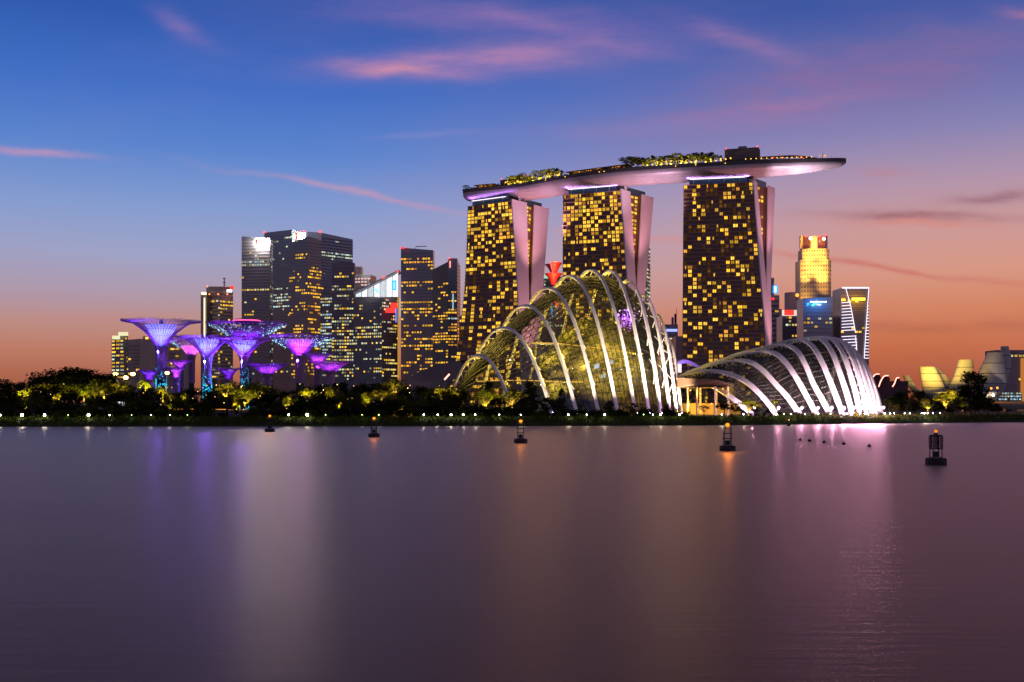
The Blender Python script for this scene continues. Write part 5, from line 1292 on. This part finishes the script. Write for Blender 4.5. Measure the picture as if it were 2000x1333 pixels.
LP = [(0, 1), (43, 1), (87, 1), (133, 0, 'g'), (173, 1), (214, 0), (257, 0, 'g'), (295, 0), (332, 0), (366, 0, 'g'), (564, 1), (600, 1), (636, 0, 'g'), (707, 0, 'g'), (740, 0, 'g'), (828, 1), (855, 1), (881, 1), (905, 1), (928, 1), (975, 1), (1017, 0), (1110, 1), (1146, 1), (1181, 1), (1257, 0, 'g'),
      (1275, 0), (1290, 1), (1327, 1), (1410, 1), (1452, 1), (1516, 1), (1531, 0), (1545, 1), (1572, 0), (1598, 1), (1622, 0), (1655, 0), (1690, 1), (1728, 1), (1738, 1), (1746, 0), (1767, 0), (1777, 0), (1800, 0), (1806, 1), (1812, 1), (1822, 0), (1836, 0)]
rt = random.Random(5)
TOPS = [(-40, 742), (0, 735), (40, 742), (80, 738), (100, 722), (125, 712), (160, 709), (195, 722), (215, 738), (260, 746), (300, 750), (340, 756), (400, 752), (440, 746), (480, 738), (520, 752), (560, 756), (600, 752), (650, 740),
        (690, 738), (700, 734), (730, 748), (760, 742), (800, 744), (830, 742), (870, 748), (900, 752), (930, 748), (955, 738), (985, 748), (1025, 738), (1045, 760), (1100, 765)]
def zone(px):
    for lim, nm in ((90, 'at the left edge of the bank'), (215, 'in the tall clump at the left'), (300, 'below the yellow floodlights'), (440, 'below the blue light trees'),
                    (560, 'below the tree with the pink bar'), (690, 'below the violet light trees'), (800, 'below the sloping-crown block'), (900, 'left of the tall glass dome'), (1060, 'before the tall dome')):
        if px < lim: return nm
    return 'on the right bank'
i = 0
px = -35
while px < 905:                                   # back row, makes the skyline of the garden
    yt = interp(TOPS, px)[0] + rt.uniform(-1, 8); Y = rt.uniform(372, 398); kind = rt.choice(['round', 'round', 'tall', 'umbrella']) if not 95 < px < 200 else rt.choice(['umbrella', 'umbrella', 'round'])
    plant(kind, PX(px, Y, GZ), Zp(yt, Y) - GZ, '%s %s in the back row, counted rightwards, %s' % (ORD[i], {'round': 'round tree', 'tall': 'slender tree', 'umbrella': 'spreading tree'}[kind], zone(px)), 'back row of garden trees', rt, wide=rt.uniform(.85, 1.15) * (1.0 if kind != 'tall' else 1.2)); i += 1
    px += rt.uniform(13, 21)
px = -20; i = 0
while px < 1050:                                  # middle row
    Y = rt.uniform(346, 366); yt = interp(TOPS, px)[0] + rt.uniform(12, 30); kind = rt.choice(['round', 'round', 'umbrella', 'tall', 'palm'])
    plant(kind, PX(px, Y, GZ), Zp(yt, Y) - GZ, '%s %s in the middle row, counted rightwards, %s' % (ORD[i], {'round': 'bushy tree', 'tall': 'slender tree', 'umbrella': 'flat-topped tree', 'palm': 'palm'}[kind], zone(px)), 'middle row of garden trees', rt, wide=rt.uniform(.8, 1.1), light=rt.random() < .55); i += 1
    px += rt.uniform(16, 26) * (1 if px < 880 else 1.7)
px = -20
while px < 1740:                                  # front row of small trees and shrubs
    Y = shore_y(px) + rt.uniform(15, 20); k = rt.random(); dense = px < 1340
    if 1340 < px < 1400: px += 12; continue
    if px < 880 and k < .5: kind, hgt = rt.choice(['round', 'round', 'palm', 'umbrella']), rt.uniform(4.2, 7.0)
    else: kind, hgt = 'shrub', rt.uniform(1.5, 3.4) if dense else rt.uniform(.9, 1.9)
    plant(kind, PX(px, Y, GZ), hgt, '%s in the front row %s' % ({'round': 'small round tree', 'umbrella': 'small spreading tree', 'palm': 'short palm', 'shrub': 'low shrub'}[kind], 'near the %s path lamp from the left' % ORD[min(range(len(LP)), key=lambda q_: abs(LP[q_][0] - px))]), 'front row planting along the promenade', rt, wide=rt.uniform(.9, 1.4), light=rt.random() < .5)
    px += rt.uniform(8, 15) if dense else rt.uniform(11, 20)
for (px, yt, Y, kind, wd, lb) in ((962, 734, 372, 'round', 1.0, 'black rounded tree before the leftmost rib of the tall dome'), (1024, 734, 368, 'round', 1.1, 'big black tree between the first two near ribs of the tall dome'), (1042, 762, 360, 'round', 1.2, 'lower bushy tree right of the big black tree before the tall dome'),
        (1068, 772, 358, 'round', 1.3, 'bushy dark tree under the third rib of the tall dome'), (1098, 750, 362, 'tall', .55, 'narrow pointed tree before the tall dome'), (1092, 775, 355, 'round', 1.0, 'low round tree beside the narrow pointed one'), (1190, 778, 358, 'round', .9, 'small tree in front of the middle ribs of the tall dome'),
        (1236, 783, 356, 'round', .9, 'small bush-like tree near the right half of the tall dome'), (1300, 786, 360, 'round', .9, 'small tree at the right foot of the tall dome'), (1415, 772, 360, 'round', 1.1, 'dark tree in front of the pavilion columns'), (1437, 782, 358, 'round', 1.0, 'low tree right of the pavilion'), (1475, 784, 362, 'round', 1.2, 'dark bushy tree at the left foot of the low dome'), (1500, 793, 360, 'round', 1.0, 'small tree under the second rib of the low dome'), (1375, 790, 372, 'umbrella', .8, 'small tree lit orange under the pavilion')):
    plant(kind, PX(px, Y, GZ), Zp(yt, Y) - GZ, lb, 'trees standing before the domes', rt, wide=wd)
for (px, yt, Y, kind, wd, lb) in ((1738, 768, 412, 'round', 1.3, 'dark tree just right of the low dome'), (1760, 758, 425, 'round', 1.3, 'dark tree below the pink-edged vaults'), (1785, 760, 420, 'umbrella', 1.0, 'spreading dark tree below the smallest museum petal'), (1808, 758, 430, 'round', 1.2, 'round dark tree left of the striped museum petal'),
        (1824, 768, 415, 'round', 1.1, 'lower tree in front of the striped museum petal'), (1848, 764, 424, 'palm', 1.2, 'palm lit yellow before the museum'), (1862, 772, 418, 'umbrella', .9, 'small spreading tree lit yellow before the museum'), (1896, 713, 432, 'tall', 1.5, 'tallest dark tree before the museum petals'), (1884, 738, 436, 'round', 1.0, 'dense tree left behind the tallest right-hand tree'), (1912, 748, 430, 'round', 1.1, 'dense tree right behind the tallest right-hand tree'),
        (1930, 772, 424, 'round', 1.1, 'low dark tree left of the bridge'), (1905, 780, 414, 'round', 1.2, 'low dark tree under the tallest right-hand tree'), (1872, 784, 412, 'round', 1.2, 'low bushy tree left of the tallest right-hand tree'), (1836, 786, 410, 'round', 1.1, 'low bushy tree below the museum bowl'), (1775, 784, 404, 'round', 1.2, 'low bushy tree on the bank below the vaults'), (1800, 790, 402, 'round', 1.1, 'low bushy tree on the bank below the museum'), (1750, 786, 400, 'round', 1.1, 'low bushy tree beside the low dome foot'),
        (1952, 792, 430, 'round', 1.2, 'low bush-like tree under the bridge parapet')):
    plant(kind, PX(px, Y, GZ), Zp(yt, Y) - GZ, lb, 'trees on the right bank', rt, wide=wd, light=rt.random() < .3)
px = 1728
for k in range(26):                               # dense undergrowth on the right bank
    Y = rt.uniform(392, 430); yt = rt.uniform(768, 792)
    plant('round', PX(px, Y, GZ), Zp(yt, Y) - GZ, '%s dark thicket tree from the low dome along the right bank' % ORD[k], 'dark thicket on the right bank', rt, wide=rt.uniform(1.2, 1.8)); px += 8.8
px = -15
for k in range(46):                               # dark hedge closing the gaps under the crowns
    Y = rt.uniform(338, 344); plant('shrub', PX(px, Y, GZ), rt.uniform(2.6, 5.2), '%s tall dark shrub from the left in the hedge behind the promenade' % ORD[k], 'dark hedge behind the promenade', rt, wide=rt.uniform(1.0, 1.5)); px += 23
# trees on the roof deck
for lo, hi, n, h0, h1, lb in ((988, 1102, 20, 5.5, 9.5, 'left clump'), (1228, 1262, 7, 8.0, 10.5, 'dark clump left of the lamp-lit garden'), (1262, 1402, 26, 6.5, 10.0, 'long lamp-lit clump in the middle'), (1406, 1432, 4, 4.5, 6.0, 'small clump beside the plant room'), (908, 914, 1, 5, 5.5, 'far left tip'), (966, 988, 4, 3.0, 4.5, 'low clump by the left pavilion')):
    for k in range(n):
        q, _, _ = on_deck(lerp(lo, hi, (k + .5) / n), rt.uniform(.6, .88)); plant(rt.choice(['round', 'tall', 'round', 'umbrella']), q, rt.uniform(h0, h1) * 1.2, '%s tree from the left in the roof deck %s' % (ORD[k], lb), 'trees on the roof deck', rt, wide=rt.uniform(.9, 1.2), light=rt.random() < .75)
# ------------------------------------------------------------------ lamps
def path_lamp(px, k, big, col='white'):
    Y = shore_y(px) + 6.2; q = PX(px, Y, GZ + .05); l = empty('path_lamp', q, '%s path lamp from the left along the waterfront' % ORD[k], 'path lamp', 'path lamps along the waterfront')
    b = MB(); b.tube([q, q + V((0, 0, .8))], .07, 6); b.build('post', M_DARK, l)
    b = MB(); b.ball(q + V((0, 0, .95)), (.40 if px in (0, 43, 87, 173, 564, 600) else .24 if big else .14) * (.6 + .5 * ((k * 37) % 10) / 10)); b.build('globe', E_LAMP if col == 'white' else emat('lamp_green', (.55, 1.0, .25), 12), l)
    lamp_light('POINT', q + V((0, -.45, 1.0)), 110 if big else 40, (.95, 1, .82) if col == 'white' else (.5, 1, .2), radius=.15, parent=l)
for k, e in enumerate(LP): path_lamp(e[0], k, e[1], 'white' if len(e) < 3 else 'g')
# mast floodlights over the trees, left
for k, (px, py, Y, r) in enumerate(((226, 731, 420, .55), (246, 738, 408, .6), (260, 731, 415, .6), (327, 729, 430, .55))):
    q = PX(px, Y, GZ); l = empty('floodlight_mast', q, '%s yellow floodlight mast rising above the trees' % ('leftmost', 'second, lowest', 'third', 'rightmost')[k], 'floodlight', 'yellow floodlights above the trees'); t = P(px, py, Y)
    b = MB(); b.tube([q, t], [.18, .1], 6); b.build('mast', M_DARK, l)
    b = MB(); b.ball(t + V((0, -.3, 0)), r * 1.5, 10, 6, sz=.7); b.build('lamp_head', emat('flood_yellow', (1, .72, .14), 14), l)
    lamp_light('SPOT', t + V((0, -1, -.6)), 2600, (1, .74, .16), aim=t + V((0, -6, -12)), angle=130, radius=.5, parent=l)
# ground spotlights warming single trees from below
GS = [(45, 772, 349, 1), (50, 790, 345, .7), (105, 780, 352, .8), (165, 782, 348, 1), (205, 775, 355, .9), (232, 765, 362, .9), (280, 760, 365, .8), (315, 782, 350, 1), (335, 795, 346, .8), (362, 780, 352, .7), (440, 770, 366, .9), (462, 792, 348, 1.1), (478, 785, 352, .9), (505, 770, 365, .5), (560, 790, 348, .8), (600, 775, 355, .7), (648, 775, 352, .9), (662, 790, 347, .7),
      (715, 785, 349, .8), (745, 778, 352, .8), (770, 765, 372, .6), (838, 784, 350, .8), (862, 772, 364, .7), (888, 782, 362, .6), (950, 790, 352, .7), (1000, 788, 352, .5), (1462, 803, 354, .7), (1520, 803, 350, .7), (1848, 790, 408, 1.3), (1860, 780, 420, 1.5), (1880, 795, 404, .6), (1812, 795, 398, .6)]
for k, (px, py, Y, e) in enumerate(GS):
    t = P(px, py, Y - 2.5); q = V((t.x, t.y, GZ)); l = empty('tree_spotlight', q, 'small ground spotlight warming trees %s' % zone(px), 'spotlight', 'ground spotlights among the trees')
    b = MB(); b.tube([q, V((t.x, t.y, max(GZ + .3, t.z - 1.4)))], .05, 5); b.build('stem', M_DARK, l); b = MB(); b.lathe((t.x, t.y, max(GZ + .3, t.z - 1.4)), [(.12, 0), (.16, .12), (.14, .2)], 8); b.build('lens', E_YEL, l)
    q_ = V((t.x, t.y, max(GZ + .6, t.z - 1.1))); lamp_light('SPOT', q_, 8200 * e, (1, .74, .07) if k % 3 else (.95, .85, .06), aim=q_ + V((0, 1.0, 4)), angle=120, blend=.4, radius=.25, parent=l)
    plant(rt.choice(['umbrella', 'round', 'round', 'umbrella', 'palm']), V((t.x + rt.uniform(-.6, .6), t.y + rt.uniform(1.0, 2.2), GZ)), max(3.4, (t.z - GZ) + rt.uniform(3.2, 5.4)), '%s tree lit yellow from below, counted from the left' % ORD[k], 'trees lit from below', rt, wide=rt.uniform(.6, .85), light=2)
# tiny lights twinkling between the trunks
tw = random.Random(9); b = MB()
for i in range(70):
    px = tw.choice((tw.uniform(300, 480), tw.uniform(560, 900), tw.uniform(0, 900))); b.octa(P(px, tw.uniform(750, 806), tw.uniform(345, 372)), tw.uniform(.06, .16))
tag(b.build('twinkle_lights', emat('twinkle', (1, .62, .25), 6)), 'tiny warm lights twinkling between the garden trees', 'lights', kind='stuff')
# lit kiosk and wall strips behind the trees
kq = PX(795, 352, GZ); kiosk = empty('garden_kiosk', kq, 'low amber-lit garden kiosk half hidden by trees right of the second buoy', 'kiosk')
b = MB(); b.obox(kq + V((-7, 2, 0)), (13, 0, 0), (0, 6, 0), (0, 0, 3.4)); b.build('wall', MATS['ochre_wall'], kiosk); b = MB(); b.obox(kq + V((-8, .5, 3.42)), (15, 0, 0), (0, 9, 0), (0, 0, .4)); b.build('roof', MATS['canopy_roof'], kiosk)
for x in (-7.5, -4, 0, 4, 6.5): b = MB(); b.tube([kq + V((x, .8, 0)), kq + V((x, .8, 3.42))], .1, 5); b.build('post', M_DARK, kiosk)
for x in (-6, -3, -1, 2, 5): b = MB(); b.octa(kq + V((x, .6, 2.4)), .22); b.build('lamp', MATS['lamp_amber'], kiosk)
lamp_light('POINT', kq + V((-1, -.5, 2.6)), 420, (1, .6, .12), radius=.3)
for k, (x0, x1, y) in enumerate(((339, 357, 800), (372, 379, 800), (415, 441, 800.5), (446, 490, 801))):
    a, c = P(x0, y, 338), P(x1, y, 338); l = empty('light_rail', (a.x, a.y, GZ), '%s low orange light strip below the light trees' % ORD[k], 'light strip', 'low orange light strips')
    b = MB(); b.obox(a, c - a, (0, .2, 0), (0, 0, .14 if k < 3 else .05)); b.build('strip', emat('strip_orange', (1, .35, .06), 1.6), l); b = MB(); b.obox((a.x, a.y, GZ - .05), V((c.x - a.x, 0, 0)), (0, .3, 0), (0, 0, a.z - GZ)); b.build('low_wall', M_CONC, l)
sgn = P(237, 790, 336); l = empty('info_sign', (sgn.x, sgn.y, GZ), 'small white-lit sign under the left floodlights', 'sign')
for dx_, dz_, w_, h_ in ((-1.1, -.2, .8, .95), (.1, -.5, .3, 1.2), (.6, -.9, .45, .8), (.6, .2, .3, .4)): b = MB(); b.obox(sgn + V((dx_, 0, dz_)), (w_, 0, 0), (0, .1, 0), (0, 0, h_)); b.build('lit_panel', emat('sign_soft', (.9, .95, 1), 1.2), l)
b = MB(); b.tube([V((sgn.x, sgn.y + .2, GZ)), sgn + V((0, .2, .6))], .09, 5); b.build('post', M_DARK, l)
# ------------------------------------------------------------------ buoys
def buoy(px, pyb, label, cage, k):
    Y = FPX * CAMZ / (pyb - HY); c = PX(px, Y, 0); root = empty('marker_buoy', c, label, 'buoy', 'row of lit marker buoys')
    b = MB(); b.lathe(c + V((0, 0, -.45)), [(.8, 0), (1.0, .15), (1.15, .4), (1.15, 1.05), (1.05, 1.2)], 24); fl_ = b.build('float', pmat('buoy_float', (.035, .02, .018), .55, var=.3, vscale=2), root)
    b = MB(); b.lathe(c + V((0, 0, .76)), [(.62, 0), (.62, .12)], 20); b.build('collar', pmat('buoy_pale', (.25, .2, .19), .6), fl_)
    b = MB(); b.lathe(c + V((0, 0, .88)), [(.36, 0), (.36, .6)], 14); b.build('battery_box', M_DARK, root)
    for q in range(4):
        a = math.pi / 4 + q * math.pi / 2; b = MB(); b.tube([c + V((math.cos(a) * .72, math.sin(a) * .72, .72)), c + V((math.cos(a) * .62, math.sin(a) * .62, 3.25))], .055, 6); b.build('leg', M_DARK, root)
    for z in (1.75, 2.5, 3.2):
        b = MB(); b.tube([c + V((math.cos(q) * .67, math.sin(q) * .67, z)) for q in [2 * math.pi * j / 20 for j in range(21)]], .045, 5, caps=False); b.build('ring', M_DARK, root)
    if cage:
        for q in range(6):
            a = q * math.pi / 3; w0, w1 = a - .33, a + .33; b = MB()
            for (za, zb_) in ((1.75, 2.42), (2.5, 3.15)):
                p = [c + V((math.cos(t) * .74, math.sin(t) * .74, z)) for t, z in ((w0, za), (w1, za), (w1, zb_), (w0, zb_))]; n = V((math.cos(a), math.sin(a), 0)) * .03
                b.add(p + [v + n for v in p], ((0, 3, 2, 1), (4, 5, 6, 7), (0, 1, 5, 4), (1, 2, 6, 5), (2, 3, 7, 6), (3, 0, 4, 7)))
            b.build('daymark_panel', pmat('daymark', (.24, .13, .12), .6, var=.3, vscale=3), root)
    b = MB(); b.lathe(c + V((0, 0, 3.25)), [(.66, 0), (.66, .07), (.2, .1), (.16, .3)], 16); b.build('top_plate', M_DARK, root)
    b = MB(); b.ball(c + V((0, 0, 3.72)), .30 if k != 4 else .2, 10, 6, sz=.8); b.build('lantern', emat('lantern' if k != 4 else 'lantern_dim', (1.0, .27, .012), 2.1 if k != 4 else 1.2), root)
    if k != 4: lamp_light('POINT', c + V((0, -.5, 3.75)), 330 if k == 3 else 130, (1, .35, .04), radius=.25, parent=root)
for k, (px, pyb, lb, cg) in enumerate(((527, 844, 'farthest left marker buoy, small, with orange lamp', False), (730.5, 854, 'second marker buoy from the left with orange lamp', False), (1017, 866, 'middle marker buoy with orange lamp in front of the tall dome', False), (1421, 881, 'fourth marker buoy with the brightest orange lamp', False), (1828, 908, 'nearest and largest marker buoy, rightmost, with closed panels', True))): buoy(px, pyb, lb, cg, k)
for k, (px, py) in enumerate(((1563, 861), (1581, 863), (1609.5, 866), (1648, 869), (1698, 873))):
    Y = FPX * CAMZ / (py - HY); c = PX(px, Y, 0); root = empty('float_ball', c, '%s small dark float from the left in the line of five' % ORD[k], 'float', 'line of small dark floats')
    b = MB(); b.ball(c + V((0, 0, .14)), .30, 14, 8, sz=.85); b.build('ball', pmat('float_plastic', (.03, .02, .018), .5), root, smooth=True); b = MB(); b.lathe(c + V((0, 0, .38)), [(.09, 0), (.09, .09), (.05, .12)], 10); b.build('cap', M_DARK, root)
Y = FPX * CAMZ / (832 - HY); c = PX(1541, Y - 3, 0); root = empty('small_buoy', c, 'tiny buoy with a yellow lamp close to the bank below the low dome', 'buoy')
b = MB(); b.lathe(c + V((0, 0, -.2)), [(.5, 0), (.55, .6), (.3, .75)], 14); b.build('float', MATS['buoy_float'], root); b = MB(); b.tube([c + V((0, 0, .5)), c + V((0, 0, 1.6))], .12, 6); b.build('post', M_DARK, root); b = MB(); b.ball(c + V((0, 0, 1.75)), .18); b.build('lantern', E_YEL, root)
